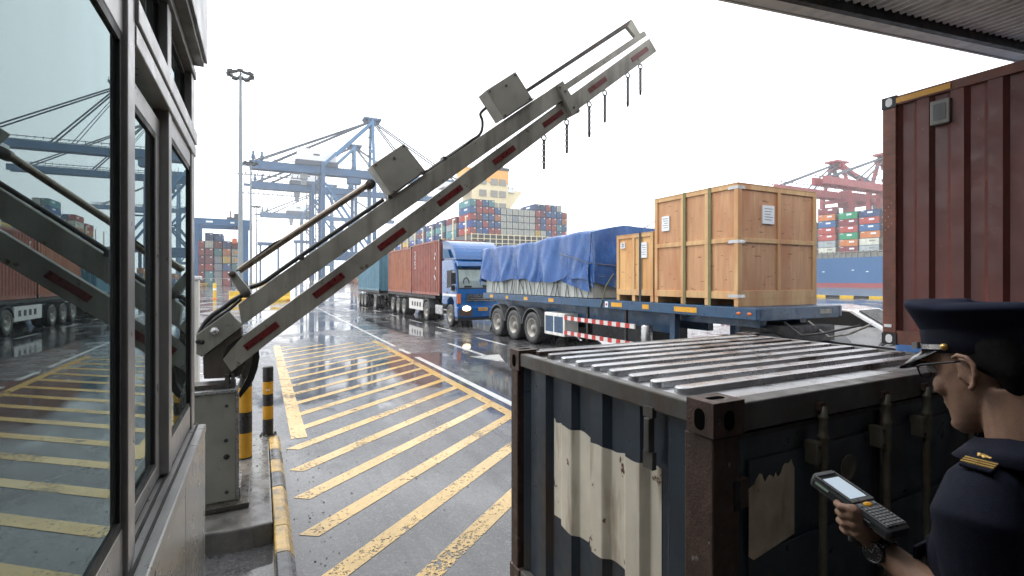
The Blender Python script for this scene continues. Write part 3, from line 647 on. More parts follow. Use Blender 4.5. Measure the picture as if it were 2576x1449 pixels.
for z in (.5, 1.24):
    m = MB(); m.box(X0+.13, X0+.205, Y0+.0, Y0+.03, z-.06, z+.06); m.build('door_hinge', M['rust'], hc, bevel=.006)
# weathered cream patch following the corrugation
pt = MB(); ys = [1.70+(2.62-1.70)*i/92 for i in range(93)]; rows = []
for i, y in enumerate(ys):
    s = y-(Y0+.16); xo = X0+.028-prof_at(prof, s)-.0025
    t = (y-1.70)/.92; zt = 1.235+.010*math.sin(t*9+1)+.006*math.sin(t*31)+(.02 if t > .985 else 0); zb = .650+.008*math.sin(t*7)+.005*math.sin(t*23)
    rows.append((V((xo,y,zb)), V((xo,y,zt))))
for (a, b_), (c, d) in zip(rows[:-1], rows[1:]): pt.add([a,c,d,b_], [(0,1,2,3)])
pt.build('paint_patch', M['patch'], hc)
m = MB(); m.box(X0-.016, X0+.02, 1.70, 1.735, 1.33, 1.48); v_ = m.build('vent_cover', M['cdark_frame'], hc, bevel=.005)
m = MB(); m.box(X0-.005,X0+.02,1.69,1.75,1.25,1.328); m.build('vent_bracket', M['cdark_frame'], v_); m = MB(); m.box(X0-.005,X0+.02,1.69,1.75,1.482,1.53); m.build('vent_bracket', M['cdark_frame'], v_)
# torn notice and round seal on the door
def sheet(mb, pts, y, th=.002, m=0): mb.prismw([V((x, y, z)) for x, z in pts], (0, th, 0), m)
m = MB(); yd = Y0+.028
sheet(m, [(1.80,.955),(1.83,.935),(2.095,.985),(2.095,1.275),(2.085,1.29),(2.075,1.315),(2.065,1.305),(2.05,1.30),(2.035,1.305),(2.02,1.295),(2.005,1.265),(1.985,1.25),(1.97,1.275),(1.96,1.252),(1.945,1.266),(1.93,1.272),(1.915,1.262),(1.90,1.245),(1.89,1.262),(1.88,1.285),(1.865,1.288),(1.85,1.272),(1.835,1.25),(1.80,1.235)], yd)
m.build('torn_notice', M['paper'], hc)
m = MB(); m.lathe((2.50, yd+.002, 1.205), (0,-1,0), [(.062,0),(.062,.004),(.050,.0045),(.050,.0035),(.038,.0045),(.036,.0035),(.024,.0045),(.022,.0035),(.001,.0045)], 32); m.build('round_seal', M['lockbar'], hc)
rebase(hc, ((X0+X1)/2, (Y0+Y1)/2, 0))
# ---- generic truck-size container (world coordinates: x0..x1, y0..y1, z0..z1)
def truck_container(x0, x1, y0, y1, z0, z1, mat, postmat, label, marks=None, pitch=.28, name='shipping_container', group=None, doors='front'):
    t = T(name, label, 'container', group=group); W = x1-x0
    m = MB(); pr = corr(m, (x0+.02, y0+.13, 0), (0,1,0), (-1,0,0), y1-y0-.26, z0+.14, z1-.10, pitch, .036); m.build('side_wall', mat, t)
    m = MB(); corr(m, (x1-.02, y1-.13, 0), (0,-1,0), (1,0,0), y1-y0-.26, z0+.14, z1-.10, pitch, .036); m.build('side_wall', mat, t)
    m = MB(); corr(m, (x1-.13, y0+.02, 0), (-1,0,0), (0,-1,0), W-.26, z0+.14, z1-.10, pitch, .04); m.build('end_wall', mat, t)
    m = MB(); m.box(x0+.13, x1-.13, y1-.08, y1-.04, z0+.14, z1-.10); m.build('doors', mat, t)
    for q_ in (.18,.40,.60,.82):
        m = MB(); m.tube([(x0+W*q_, y1-.02, z0+.12),(x0+W*q_, y1-.02, z1-.1)], .02, 8); m.build('locking_bar', M['silver'], t)
    m = MB(); m.box(x0+.02, x1-.02, y0+.04, y1-.04, z1-.045, z1-.02); m.build('roof', mat, t)
    m = MB(); m.box(x0+.05, x1-.05, y0+.1, y1-.1, z0+.05, z0+.12); m.build('floor', M['chassis'], t)
    for x in (x0, x1-.12):
        for y in (y0, y1-.13):
            m = MB(); m.box(x, x+.12, y, y+.13, z0+.12, z1-.12); m.build('corner_post', postmat, t, bevel=.01)
            for z in (z0, z1-.118):
                m = MB(); m.box(x-.004, x+.124, y-.004, y+.134, z, z+.12)
                slot(m, ((x-.004) if x == x0 else (x+.124), y+.066, z+.06), (0,1,0), (0,0,1), (-1 if x == x0 else 1,0,0), .032, .045, 1)
                m.build('corner_casting', [M['chassis'], M['white']], t, bevel=.006)
    for x in (x0+.005, x1-.065):
        m = MB(); m.box(x, x+.06, y0+.13, y1-.13, z1-.10, z1-.01); m.build('top_rail', postmat, t)
        m = MB(); m.box(x, x+.06, y0+.13, y1-.13, z0+.01, z0+.15); m.build('bottom_rail', postmat, t)
    for ya_, za_, zb_ in ((y0+.005, z1-.11, z1-.01),(y0+.005, z0+.01, z0+.14),(y1-.08, z1-.11, z1-.01)):
        m = MB(); m.box(x0+.12, x1-.12, ya_, ya_+.075, za_, zb_); m.build('end_rail', postmat, t)
    return t, pr
rc, prr = truck_container(5.93, 8.37, -9.2, 2.95, 1.42, 4.03, M['cred'], M['credpost'], 'dark red corrugated container cut by the right edge of the picture', pitch=.275)
m = MB(); m.box(5.925, 5.945, 2.36, 2.82, 3.945, 4.0); m.build('yellow_height_stripe', M['amber'], rc)
m = MB(); m.box(5.91, 5.97, 2.36, 2.52, 3.62, 3.86); v2 = m.build('vent_cover', M['soffit'], rc, bevel=.01)
m = MB(); m.box(5.905, 5.912, 2.39, 2.49, 3.66, 3.82); m.build('vent_grille', M['grey_plastic'], v2)
m = MB(); m.box(5.922, 5.929, 2.86, 2.93, 1.60, 1.63); m.build('sticker', M['label'], rc)
mk = MB()
for i in range(9): mk.box(5.926, 5.929, 2.885-.03*((i % 3)-1), 2.895-.03*((i % 3)-1), 2.62+i*.035, 2.635+i*.035)
mk.build('faded_marks', M['rim'], rc)
rebase(rc, (7.15, -3.1, 1.42))
LX = 7.68
c1, p1 = truck_container(LX, LX+2.44, 22.9, 27.75, 1.33, 4.06, M['cbrown'], M['cbrown'], 'brown red container with vertical white letters right behind the blue cab')
mk = MB()
for i in range(6):                     # illegible vertical lettering and code marks
    z = 3.55-i*.17; mk.box(LX-.002, LX+.0, 27.05, 27.12, z, z+.13); mk.box(LX-.002, LX, 27.12, 27.22, z+(.0 if i % 2 else .10), z+(.03 if i % 2 else .13))
for y, z in ((23.5,3.3),(23.6,3.1),(23.45,2.6),(23.62,2.2),(23.5,2.1)): mk.box(LX-.002, LX, y, y+.09, z, z+.14)
for x, z in ((LX+.3,3.6),(LX+.5,2.5),(LX+.62,2.5)): mk.box(x, x+.08, 22.917, 22.919, z, z+.22)
mk.build('white_lettering', M['label'], c1); rebase(c1, (LX+1.22, 25.3, 1.33))
c2, _ = truck_container(LX, LX+2.44, 27.95, 33.6, 1.33, 3.98, M['corange'], M['cbrown'], 'faded orange brown container behind the brown red one on the same trailer')
rebase(c2, (LX+1.22, 30.8, 1.33))
c3, _ = truck_container(LX-.35, LX+2.09, 34.9, 43.0, 1.33, 3.98, M['cteal'], M['cteal'], 'teal container at the far end of the truck queue')
rebase(c3, (LX+.87, 38.9, 1.33))
# ================================================================ wheels and vehicles
WM = {}
def wheel_meshes(r, w_):
    if (r, w_) in WM: return WM[(r, w_)]
    a = MB(); a.lathe((0,0,0), (1,0,0), [(r*.60,-w_/2+.02),(r*.66,-w_/2),(r*.90,-w_/2),(r*.97,-w_/2+.025),(r,-w_/2+.06),(r,-.04),(r*.975,-.035),(r*.975,-.025),(r,-.02),(r,.02),(r*.975,.025),(r*.975,.035),(r,.04),(r,w_/2-.06),(r*.97,w_/2-.025),(r*.90,w_/2),(r*.66,w_/2),(r*.60,w_/2-.02),(r*.60,-w_/2+.02)], 36)
    b_ = MB(); b_.lathe((0,0,0), (1,0,0), [(.001,-w_/2+.03),(r*.16,-w_/2+.03),(r*.19,-w_/2+.05),(r*.19,-w_/2+.10),(r*.34,-w_/2+.11),(r*.40,-w_/2+.10),(r*.52,-w_/2+.04),(r*.56,-w_/2+.012),(r*.605,-w_/2+.006),(r*.605,w_/2-.01),(r*.5,w_/2-.05),(.001,w_/2-.06)], 36)
    for k in range(10):
        an = 2*math.pi*k/10; b_.lathe((-w_/2+.105, math.cos(an)*r*.29, math.sin(an)*r*.29), (-1,0,0), [(.018,0),(.016,.03),(.001,.031)], 6)
    WM[(r, w_)] = (a.mesh('wheel', M['tyre']), b_.mesh('rim', M['rim'])); return WM[(r, w_)]
def wheel(parent, x, y, r=.52, w_=.3, flip=False, z=None):
    a, b_ = wheel_meshes(r, w_); o = bpy.data.objects.new('wheel', a); col.objects.link(o); o.parent = parent; o.location = (x, y, z or r-.005)
    if flip: o.rotation_euler = (0, 0, math.pi)
    p = bpy.data.objects.new('rim', b_); col.objects.link(p); p.parent = o; return o
def axle(parent, x0, x1, y, r=.52, dual=False):
    wheel(parent, x0+.15, y, r); wheel(parent, x1-.15, y, r, flip=True)
    if dual: wheel(parent, x0+.48, y, r); wheel(parent, x1-.48, y, r, flip=True)
    m = MB(); m.tube([(x0+.3,y,r),(x1-.3,y,r)], .07, 10); m.build('axle', M['chassis'], parent)
def fender(parent, x0, w_, y, r, mat, a0=-8, a1=188, z=None):
    m = MB(); z = z or .52
    for k in range(16):
        a, b_ = R_(a0+(a1-a0)*k/16), R_(a0+(a1-a0)*(k+1)/16)
        m.prismw([V((x0,y+math.cos(t)*rr,z+math.sin(t)*rr)) for t, rr in ((a,r),(b_,r),(b_,r+.035),(a,r+.035))], (w_,0,0))
    m.build('mudguard', mat, parent)
# ---- flatbed trailer
fx0, fx1, fy0, fy1, dz = 7.95, 10.55, 5.98, 18.25, 1.585
fl = T('flatbed_trailer', 'blue flatbed semi trailer with three rear axles carrying tarped cargo and wooden crates', 'trailer')
m = MB(); m.box(fx0+.02, fx1-.02, fy0+.02, fy1-.02, dz-.06, dz); m.build('deck', M['silver'] if False else M['trailerblue'], fl)
m = MB(); m.box(fx0, fx0+.10, fy0, fy1, dz-.22, dz-.004); m.build('side_rail', M['trailerblue'], fl, bevel=.012)
m = MB(); m.box(fx1-.10, fx1, fy0, fy1, dz-.22, dz-.004); m.build('side_rail', M['trailerblue'], fl, bevel=.012)
m = MB(); m.box(fx0+.10, fx1-.10, fy0+.003, fy0+.12, dz-.24, dz-.004); m.build('front_rail', M['trailerblue'], fl, bevel=.012)
m = MB(); m.box(fx0+.10, fx1-.10, fy1-.12, fy1-.003, dz-.24, dz-.004); m.build('rear_rail', M['trailerblue'], fl)
for x in (8.55, 9.75):
    m = MB(); m.box(x-.09, x+.09, fy0+2.6, fy1-.3, dz-.72, dz-.065); m.box(x-.09, x+.09, fy0+.3, fy0+2.6, dz-.40, dz-.065); m.build('main_beam', M['trailerblue'], fl)
m = MB(); y = fy0+.6
while y < fy1: m.box(fx0+.1, fx1-.1, y, y+.08, dz-.2, dz-.062); y += .62
m.build('cross_members', M['chassis'], fl)
for y in (14.25, 15.58, 16.92):
    axle(fl, fx0-.02, fx1+.02, y, .53, True); fender(fl, fx0-.03, .34, y, .62, M['grey_plastic'], 8, 172, .53); fender(fl, fx1-.31, .34, y, .62, M['grey_plastic'], 8, 172, .53)
for x in (fx0+.25, fx1-.4):
    m = MB(); m.box(x, x+.16, 8.2, 8.36, .42, dz-.22); m.box(x+.02, x+.14, 8.22, 8.34, .12, .42); m.box(x-.06, x+.22, 8.1, 8.46, .08, .12); m.build('landing_leg', M['trailerblue'], fl, bevel=.01)
m = MB(); m.box(fx0, fx0+.5, 12.3, 13.45, .42, 1.1); tb_ = m.build('tool_box', M['lgrey'], fl, bevel=.02)
m = MB(); m.box(fx0-.004, fx0-.001, 12.38, 12.86, .52, 1.0); m.box(fx0-.004, fx0-.001, 12.92, 13.38, .52, 1.0); m.build('box_door', M['trailerblue'], tb_)
for z in (.99, .56):
    m = MB(); y = 9.25; k = 0
    while y < 12.2: m.box(fx0, fx0+.04, y, y+.17, z-.06, z+.05, k % 2); y += .17; k += 1
    m.build('side_guard_rail', [M['gwhite'], M['red']], fl)
for y in (9.6, 11.2):
    m = MB(); m.box(fx0+.045, fx0+.11, y, y+.08, .45, dz-.2); m.build('guard_bracket', M['chassis'], fl)
m = MB(); m.lathe((fx0+.18, 9.02, .38), (0,0,1), [(.001,0),(.11,0.01),(.135,.05),(.135,.62),(.11,.66),(.001,.67)], 20); m.build('air_tank', M['silver'], fl)
m = MB(); m.box(fx0+.5, fx1-.5, 9.6, 11.6, .5, .95); m.build('spare_wheel_carrier', M['chassis'], fl)
for y, w_, mt in ((7.35,.62,'amber'),(8.75,.22,'amber'),(9.7,.42,'amber'),(12.9,.30,'amber'),(14.55,.26,'amber'),(17.3,.30,'amber'),(16.0,.2,'amber')):
    m = MB(); m.box(fx0-.004, fx0-.0005, y, y+w_, dz-.16, dz-.055); m.build('reflector_plate', M[mt], fl)
for y in (6.35, 6.12):
    m = MB(); m.ell((fx0-.004, y, dz-.11), .012, .055, .028, 12, 6); m.build('side_marker', M['orange'], fl)
m = MB(); m.box(fx0-.004, fx0-.0005, 10.25, 10.37, dz-.19, dz-.04, 0); m.lathe((fx0-.005,10.31,dz-.115), (-1,0,0), [(.035,0),(.035,.002),(.02,.002),(.02,.003),(.001,.003)], 14, 1); m.build('speed_sign', [M['label'], M['red']], fl)
m = MB(); m.box(fx1-.75, fx1-.35, fy0-.003, fy0, dz-.15, dz-.06); m.build('front_plate', M['rim'], fl)
m = MB(); m.tube([(8.7,5.95,1.3),(8.5,5.5,1.12),(8.5,5.1,1.2),(8.8,4.7,1.35)], .02, 6); m.build('air_line', M['black'], fl)
m = MB(); m.tube([(9.4,5.95,1.3),(9.3,5.5,1.05),(9.2,5.1,1.15),(9.1,4.7,1.35)], .02, 6); m.build('air_line', M['rim'], fl)
rebase(fl, ((fx0+fx1)/2, (fy0+fy1)/2, 0))
# ---- load: boarded cargo under tarp
bd = MB(); bd.box(fx0+.06, fx1-.06, 11.0, 18.05, dz+.02, 2.16)
y = 11.4
cg = T('boxed_cargo', 'pale boarded cargo roped down under the blue tarpaulin', 'cargo')
bd.build('boards', M['board'], cg)
m = MB()
y = 11.05
while y < 18.0: m.box(fx0+.045, fx0+.06, y, y+.03, dz+.02, 2.16); y += .78
m.build('board_posts', M['rim'], cg)
yy = 11.2
while yy < 17.8:
    dy = random.uniform(-.35,.35); ro = MB(); ro.tube([(fx0+.02,yy+dy,2.12),(fx0+.03,yy,dz-.03)], .011, 5); ro.build('rope', M['strapd'], cg); yy += random.uniform(.16,.42)
rebase(cg, ((fx0+fx1)/2, 14.5, dz))
tp = MB(); NY, NU = 150, 70; ya, yb = 11.0, 18.28
def tarp_pt(i, j):
    t = i/(NY-1); u = j/(NU-1)
    y = ya+(yb-ya)*t
    ridge = 3.58+.04*math.sin(t*7+.4)-.22*t; eave = 3.36+.03*math.sin(t*9)-.10*t+.06*abs(math.sin(t*math.pi*4.6+.3))
    hem = 2.08+.05*math.sin(t*14)+.03*math.sin(t*41)
    # perimeter: left hem -> left eave -> ridge -> right eave -> right hem
    if u < .36: a = u/.36; x = fx0-.03+.02*a; z = hem+(eave-hem)*a; fold = (1-a)
    elif u < .64:
        a = (u-.36)/.28; x = fx0-.01+(fx1-fx0+.02)*a; z = eave+(ridge-eave)*min(1.0, a/.45, (1-a)/.07)**.8; fold = .0
        z += .035*math.sin(t*23+a*5)*math.sin(a*math.pi)
    else: a = (u-.64)/.36; x = fx1+.01+.02*a; z = eave-(eave-hem)*a; fold = a
    f1 = abs(math.sin(t*math.pi*4.6+.3)); w_ = .10*(f1**3)+.05*math.sin(t*47+u*5)*.6+.05*math.sin(t*29-u*9)+.02*math.sin(t*90+u*14)
    amp = (.25+.75*fold) if u < .36 or u > .64 else .0
    x += (-1 if u < .5 else 1)*w_*amp*.95
    y += .08*math.sin(u*12+t*20)*amp
    return V((x, y, z))
rings = [[tarp_pt(i, j) for j in range(NU)] for i in range(NY)]
vs = [p for r in rings for p in r]; fs = [(i*NU+j, i*NU+j+1, (i+1)*NU+j+1, (i+1)*NU+j) for i in range(NY-1) for j in range(NU-1)]
tp.add(vs, fs, 0, True)
# end drapes
for i0, sgn in ((0,-1),(NY-1,1)):
    top = rings[i0]; NL = 16; g_ = []
    for k in range(NL+1):
        row = []
        for j in range(NU):
            p = top[j]; a = k/NL; hemz = 1.98+.10*math.sin(j*.35)
            z = p.z+(min(p.z, hemz+(.0))-p.z)*a
            row.append(V((p.x, p.y+sgn*(.03+.10*a+.06*math.sin(j*.8+a*4)*a), z)))
        g_.append(row)
    tp.add([p for r in g_ for p in r], [(k*NU+j, k*NU+j+1, (k+1)*NU+j+1, (k+1)*NU+j) for k in range(NL) for j in range(NU-1)], 0, True)
# lower front skirt that hangs over the boards
tarp = T('tarpaulin', 'creased bright blue tarpaulin draped over the cargo on the flatbed', 'tarpaulin')
to = tp.build('sheet', M['tarp'], tarp)
sk = MB(); NL = 14
for side in (0,):
    g_ = []
    for k in range(NL+1):
        row = []
        for j in range(24):
            a = j/23; z = 2.55-.78*k/NL*(1-.35*a)
            row.append(V((fx0-.06-.05*math.sin(j*.7+k*.3)*.6, 11.0+1.35*a*(.5+.5*k/NL), z)))
        g_.append(row)
    sk.add([p for r in g_ for p in r], [(k*24+j, k*24+j+1, (k+1)*24+j+1, (k+1)*24+j) for k in range(NL) for j in range(23)], 0, True)
sk.build('loose_flap', M['tarp'], tarp)
rp_ = MB(); rp_.tube([(fx0-.16,12.3,2.85),(fx0-.14,11.6,2.72),(fx0-.08,11.0,2.55),(8.5,10.86,2.5),(9.5,10.84,2.45)], .014, 6); rp_.tube([(fx0-.12,11.9,2.2),(fx0-.12,11.2,2.15),(8.3,10.8,2.2)], .012, 6); rp_.build('tie_rope', M['ink'], tarp)
rebase(tarp, ((fx0+fx1)/2, 14.6, 2.0))
# ---- crates
def crate(x0, x1, y0, y1, z0, z1, label, ply, cols, rows, tags, straps, corners=True):
    t = T('wooden_crate', label, 'crate'); f = .088; th = .028
    m = MB(); m.box(x0+th, x1-th, y0+th, y1-th, z0+.17, z1-.012); m.build('panels', ply, t)
    def frame_side(xa, sgn):          # long side on x = xa
        xo, xi = (xa, xa+th+.002) if sgn < 0 else (xa-th-.002, xa)
        m = MB(); zs = [z0+.14, *[z0+.14+(z1-z0-.14)*r for r in rows], z1]
        m.box(xo, xi, y0, y1, z0+.14, z0+.28); m.box(xo, xi, y0, y1, z1-f, z1)
        for r in rows: zc = z0+.14+(z1-z0-.14)*r; m.box(xo, xi, y0, y1, zc-f/2, zc+f/2)
        segs = [z0+.28]+[z for r in rows for z in (z0+.14+(z1-z0-.14)*r-f/2, z0+.14+(z1-z0-.14)*r+f/2)]+[z1-f]
        for c in cols:
            yc = y0+f/2+(y1-y0-f)*c
            for a, b_ in zip(segs[0::2], segs[1::2]): m.box(xo, xi, yc-f/2, yc+f/2, a+.001, b_-.001)
        return m
    frame_side(x0, -1).build('side_battens', M['batten'], t, bevel=.004); frame_side(x1, 1).build('side_battens', M['batten'], t, bevel=.004)
    for ya, yb in ((y0, y0+th+.002), (y1-th-.002, y1)):
        m = MB(); xa, xb = x0+th+.003, x1-th-.003
        m.box(xa, xb, ya, yb, z0+.14, z0+.30); m.box(xa, xb, ya, yb, z1-f*1.1, z1)
        for r in rows: zc = z0+.14+(z1-z0-.14)*r; m.box(xa, xb, ya, yb, zc-f/2, zc+f/2)
        segs = [z0+.30]+[z for r in rows for z in (z0+.14+(z1-z0-.14)*r-f/2, z0+.14+(z1-z0-.14)*r+f/2)]+[z1-f*1.1]
        for c in (0, .5, 1):
            xc = xa+f/2+(xb-xa-f)*c
            for a, b_ in zip(segs[0::2], segs[1::2]): m.box(xc-f/2, xc+f/2, ya, yb, a+.001, b_-.001)
        m.build('end_battens', M['batten'], t, bevel=.004)
    for c in cols:
        yc = y0+f/2+(y1-y0-f)*c; m = MB(); m.box(x0+.01, x1-.01, yc-.05, yc+.05, z0, z0+.139); m.build('skid', M['batten'], t)
    m = MB(); m.box(x0+.005, x1-.005, y0+.002, y0+.03, z0+.0, z0+.138); m.build('skid_board', M['batten'], t)
    m = MB(); m.box(x0-.006, x1+.006, y0-.006, y1+.006, z1+.001, z1+.014); m.build('lid', M['batten'], t)
    for face, c, z, w_, h_ in tags:
        m = MB()
        if face == 'side':
            m.box(x0-.004, x0+.026, c-w_/2, c+w_/2, z-h_/2, z+h_/2)
            for i in range(5): m.box(x0-.0055, x0-.0045, c-w_*.36, c+w_*(.36-.1*(i % 3)), z+h_*(.32-.15*i)-.006, z+h_*(.32-.15*i)+.006, 1)
        else:
            m.box(c-w_/2, c+w_/2, y0-.004, y0+.026, z-h_/2, z+h_/2)
            for i in range(5): m.box(c-w_*.36, c+w_*(.36-.1*(i % 3)), y0-.0055, y0-.0045, z+h_*(.32-.15*i)-.006, z+h_*(.32-.15*i)+.006, 1)
        m.build('paper_label', [M['label'], M['ink']], t)
    if corners:
        for z in (z1-.07, (z0+.14+z1)/2, z0+.2):
            m = MB(); m.box(x0-.004, x0-.0005, y0, y0+.22, z-.03, z+.03); m.box(x0-.004, x0+.2, y0-.004, y0-.0005, z-.03, z+.03); m.build('steel_corner', M['silver'], t)
    for y, mt in straps:
        m = MB(); m.box(x0-.012, x0-.007, y-.035, y+.035, z0-.25, z1+.02); m.box(x0-.012, x1+.012, y-.035, y+.035, z1+.015, z1+.02); m.build('lashing_strap', M[mt], t)
    rebase(t, ((x0+x1)/2, (y0+y1)/2, z0)); return t
crate(8.04, 10.46, 6.44, 8.66, dz+.005, 3.93, 'tall plywood crate with olive lashing straps at the front of the flatbed', M['ply'], (0,.33,.63,1), (.515,), [('side',8.32,3.35,.22,.33),('front',8.92,3.38,.34,.36)], [(7.10,'strap'),(7.76,'strap')])
crate(8.04, 10.30, 8.72, 10.02, dz+.005, 3.20, 'lower pale plywood crate between the tall crate and the tarpaulin', M['ply2'], (0,.52,1), (), [('side',9.02,2.80,.20,.36),('side',9.78,2.95,.16,.14)], [(9.14,'strapd')], False)
m = MB(); m.tube([(fx0-.02,10.55,dz-.2),(fx0-.02,10.3,1.95),(fx0+.02,10.05,2.25)], .018, 6)
m.build('yellow_strap', M['strap'], label='loose yellow lashing strap slanting from the trailer edge to the lower crate', cat='strap')
# ---- tractor units
def tractor(name, label, x0, yf, cabmat, group=None, lit=True, detail=True):
    """cab-over tractor facing -Y; front bumper at y = yf"""
    W = 2.46; x1 = x0+W; t = T(name, label, 'truck', group=group)
    yb = yf+2.05; z1 = 3.02
    prof = [(yf+.06,.55),(yf+.02,1.30),(yf+.06,1.72),(yf+.30,2.62),(yf+.42,2.86),(yf+.62,3.0),(yb,z1),(yb,.95),(yf+1.32,.95),(yf+1.22,1.16),(yf+.98,1.30),(yf+.66,1.30),(yf+.44,1.14),(yf+.36,.55)]
    m = MB(); m.prism(prof, (x0+.04,0,0), (0,1,0), (0,0,1), (1,0,0), 0, W-.08); m.build('cab', cabmat, t, bevel=.05)
    # windscreen glass, sun visor, side glass
    def fp(x, z, off): # on sloped front
        y = yf+.06+(z-1.72)*(.24/.90); return V((x, y-off, z))
    m = MB(); m.prismw([fp(x0+.16,1.74,.012), fp(x1-.16,1.74,.012), fp(x1-.20,2.56,.012), fp(x0+.20,2.56,.012)], (0,.01,0)); ws = m.build('windscreen', M['cabglass'], t)
    m = MB(); m.prismw([fp(x0+.18,1.76,-.0), fp(x1-.18,1.76,-.0), fp(x1-.22,2.54,-.0), fp(x0+.22,2.54,-.0)], (0,.004,0)); 
    m2 = MB(); m2.prismw([fp(x0+.11,1.70,.006), fp(x1-.11,1.70,.006), fp(x1-.15,2.62,.006), fp(x0+.15,2.62,.006)], (0,.012,0)); m2.build('windscreen_frame', M['black'], t)
    it = MB(); it.prismw([fp(x0+.17,1.75,.009), fp(x1-.17,1.75,.009), fp(x1-.21,2.55,.009), fp(x0+.21,2.55,.009)], (0,.002,0)); it.build('cab_interior', M['lgrey'], ws)
    st = MB(); st.tube([fp(x0+.52,1.98,.0105)+V((math.cos(a)*.13,0,math.sin(a)*.22)) for a in [2*math.pi*i/16 for i in range(17)]], .02, 6, caps=False); st.box(x0+.4,x0+.75,yf+.042,yf+.05,1.77,1.84); st.box(x0+1.3,x0+1.7,yf+.042,yf+.05,1.77,1.86); st.build('steering_wheel', M['black'], ws)
    if detail:
        # roof fairing: curved wind deflector with hollow cheek
        fa = MB(); rings = []
        for i in range(9):
            a = i/8; z = 3.02+.93*math.sin(a*math.pi/2); yy = yf+.42+(yb-yf-.55)*(1-math.cos(a*math.pi/2))*1.0
            inset = .05+.10*(1-a)
            rings.append([V((x0+inset, yy, z)), V((x0+inset+.25, yy-.12*(1-a), z+.0)), V((x1-inset-.25, yy-.12*(1-a), z)), V((x1-inset, yy, z)), V((x1-inset, yb+.02, z)), V((x0+inset, yb+.02, z))])
        fa.loft(rings, 0, True, False); fa.build('wind_deflector', cabmat, t, bevel=.03)
        vz = MB(); vz.prism([(yf+.12,2.66),(yf+.06,2.72),(yf+.16,2.90),(yf+.46,3.0),(yf+.52,2.92)], (x0+.12,0,0), (0,1,0), (0,0,1), (1,0,0), 0, W-.24); vz.build('sun_visor', cabmat, t, bevel=.02)
        ck = MB(); ck.prismw([V((x0+.065,yf+.9,3.10)),V((x0+.065,yb-.1,3.12)),V((x0+.065,yb-.1,3.55)),V((x0+.055,yf+1.2,3.5))], (-.012,0,0)); ck.build('deflector_cheek', M['craneblue'], t)
    m = MB(); m.prismw([V((x0+.036,yf+.42,1.80)),V((x0+.036,yf+1.32,1.72)),V((x0+.036,yf+1.32,2.52)),V((x0+.036,yf+.52,2.56))], (.01,0,0)); m.build('side_window', M['gasket'], t)
    d_ = MB(); d_.prismw([V((x0+.038,yf+.36,1.32)),V((x0+.038,yf+1.42,1.32)),V((x0+.038,yf+1.42,2.60)),V((x0+.038,yf+.46,2.62))], (.006,0,0)); dd = d_.build('door', cabmat, t)
    m = MB(); m.box(x0+.02,x0+.037,yf+1.22,yf+1.36,1.50,1.55); m.build('handle', M['black'], dd)
    m = MB(); m.box(x0+.03,x0+.038,yf+.05,yf+1.9,1.36,1.46); m.build('white_stripe', M['white'], t)
    # mirrors
    for x, s_ in ((x0-.06,-1),(x1+.06,1)):
        mm = MB(); mm.box(x-.12, x+.10, yf+.16, yf+.26, 1.92, 2.42); mm.box(x-.1,x+.08,yf+.16,yf+.25,1.62,1.86); mo = mm.build('mirror', M['black'], t, bevel=.02)
        ma = MB(); ma.tube([(x+.0,yf+.25,2.5),(x-s_*.14,yf+.36,2.55)], .018, 6); ma.tube([(x,yf+.25,1.6),(x-s_*.14,yf+.36,1.55)], .018, 6); ma.tube([(x,yf+.24,1.58),(x,yf+.24,2.52)], .018, 6); ma.build('mirror_arm', M['silver'], mo)
    # grille, bumper, lamps, plate
    gr = MB(); gr.box(x0+.5, x1-.5, yf-.012, yf+.03, 1.14, 1.46); go = gr.build('grille', M['gasket'], t)
    for z in (1.17,1.25,1.33,1.41):
        gb = MB(); gb.box(x0+.48, x1-.48, yf-.022, yf-.0125, z, z+.022); gb.build('grille_bar', M['silver'], go)
    bm = MB(); bm.box(x0+.02, x1-.02, yf-.10, yf+.30, .42, .92); bo = bm.build('bumper', cabmat, t, bevel=.06)
    bb = MB(); bb.box(x0+.10, x0+.72, yf-.112, yf-.09, .50, .80); bb.box(x1-.72, x1-.10, yf-.112, yf-.09, .50, .80); bb.build('lamp_housing', M['rust'], bo)
    for xa in (x0+.45, x1-.45):
        l_ = MB(); l_.ell((xa, yf-.115, .84), .20, .05, .115, 20, 10); l_.build('headlight', M['lamp'] if lit else M['silver'], t)
    for xa in (x0+.06, x1-.22):
        l_ = MB(); l_.box(xa, xa+.16, yf-.02, yf+.08, 1.05, 1.48); l_.build('indicator', M['orange'], t, bevel=.02)
    pl_ = MB(); pl_.box(x0+1.02, x0+1.46, yf-.115, yf-.101, .72, .86); po = pl_.build('number_plate', M['amber'], t)
    pk = MB()
    for i in range(6): pk.box(x0+1.07+i*.06, x0+1.105+i*.06, yf-.117, yf-.1155, .755, .825)
    pk.build('plate_marks', M['ink'], po)
    m = MB(); m.box(x0+.06, x1-.06, yf-.05, yf+.35, .30, .415); m.build('valance', M['chassis'], t)
    if detail:
        m = MB(); m.ell((x0+.3, yf+.25, 2.72), .10, .05, .06, 12, 6); m.build('marker_lamp', M['white'], t)
    # steps, frame, tank, rear wheels
    for z in (.45,.68):
        m = MB(); m.box(x0+.06, x0+.30, yf+1.36, yf+1.85, z, z+.05); m.build('step', M['silver'], t)
    for x in (x0+.75, x1-.87):
        m = MB(); m.box(x, x+.12, yf+.4, yf+5.6, .72, .94); m.build('chassis_beam', M['chassis'], t)
    m = MB(); m.box(x0+.08, x0+.62, yf+2.15, yf+3.2, .42, .88); m.build('fuel_tank', M['silver'], t, bevel=.05)
    m = MB(); m.box(x1-.62, x1-.08, yf+2.15, yf+3.2, .42, .88); m.build('battery_box', M['chassis'], t)
    axle(t, x0, x1, yf+.84, .50); axle(t, x0, x1, yf+4.45, .50, True)
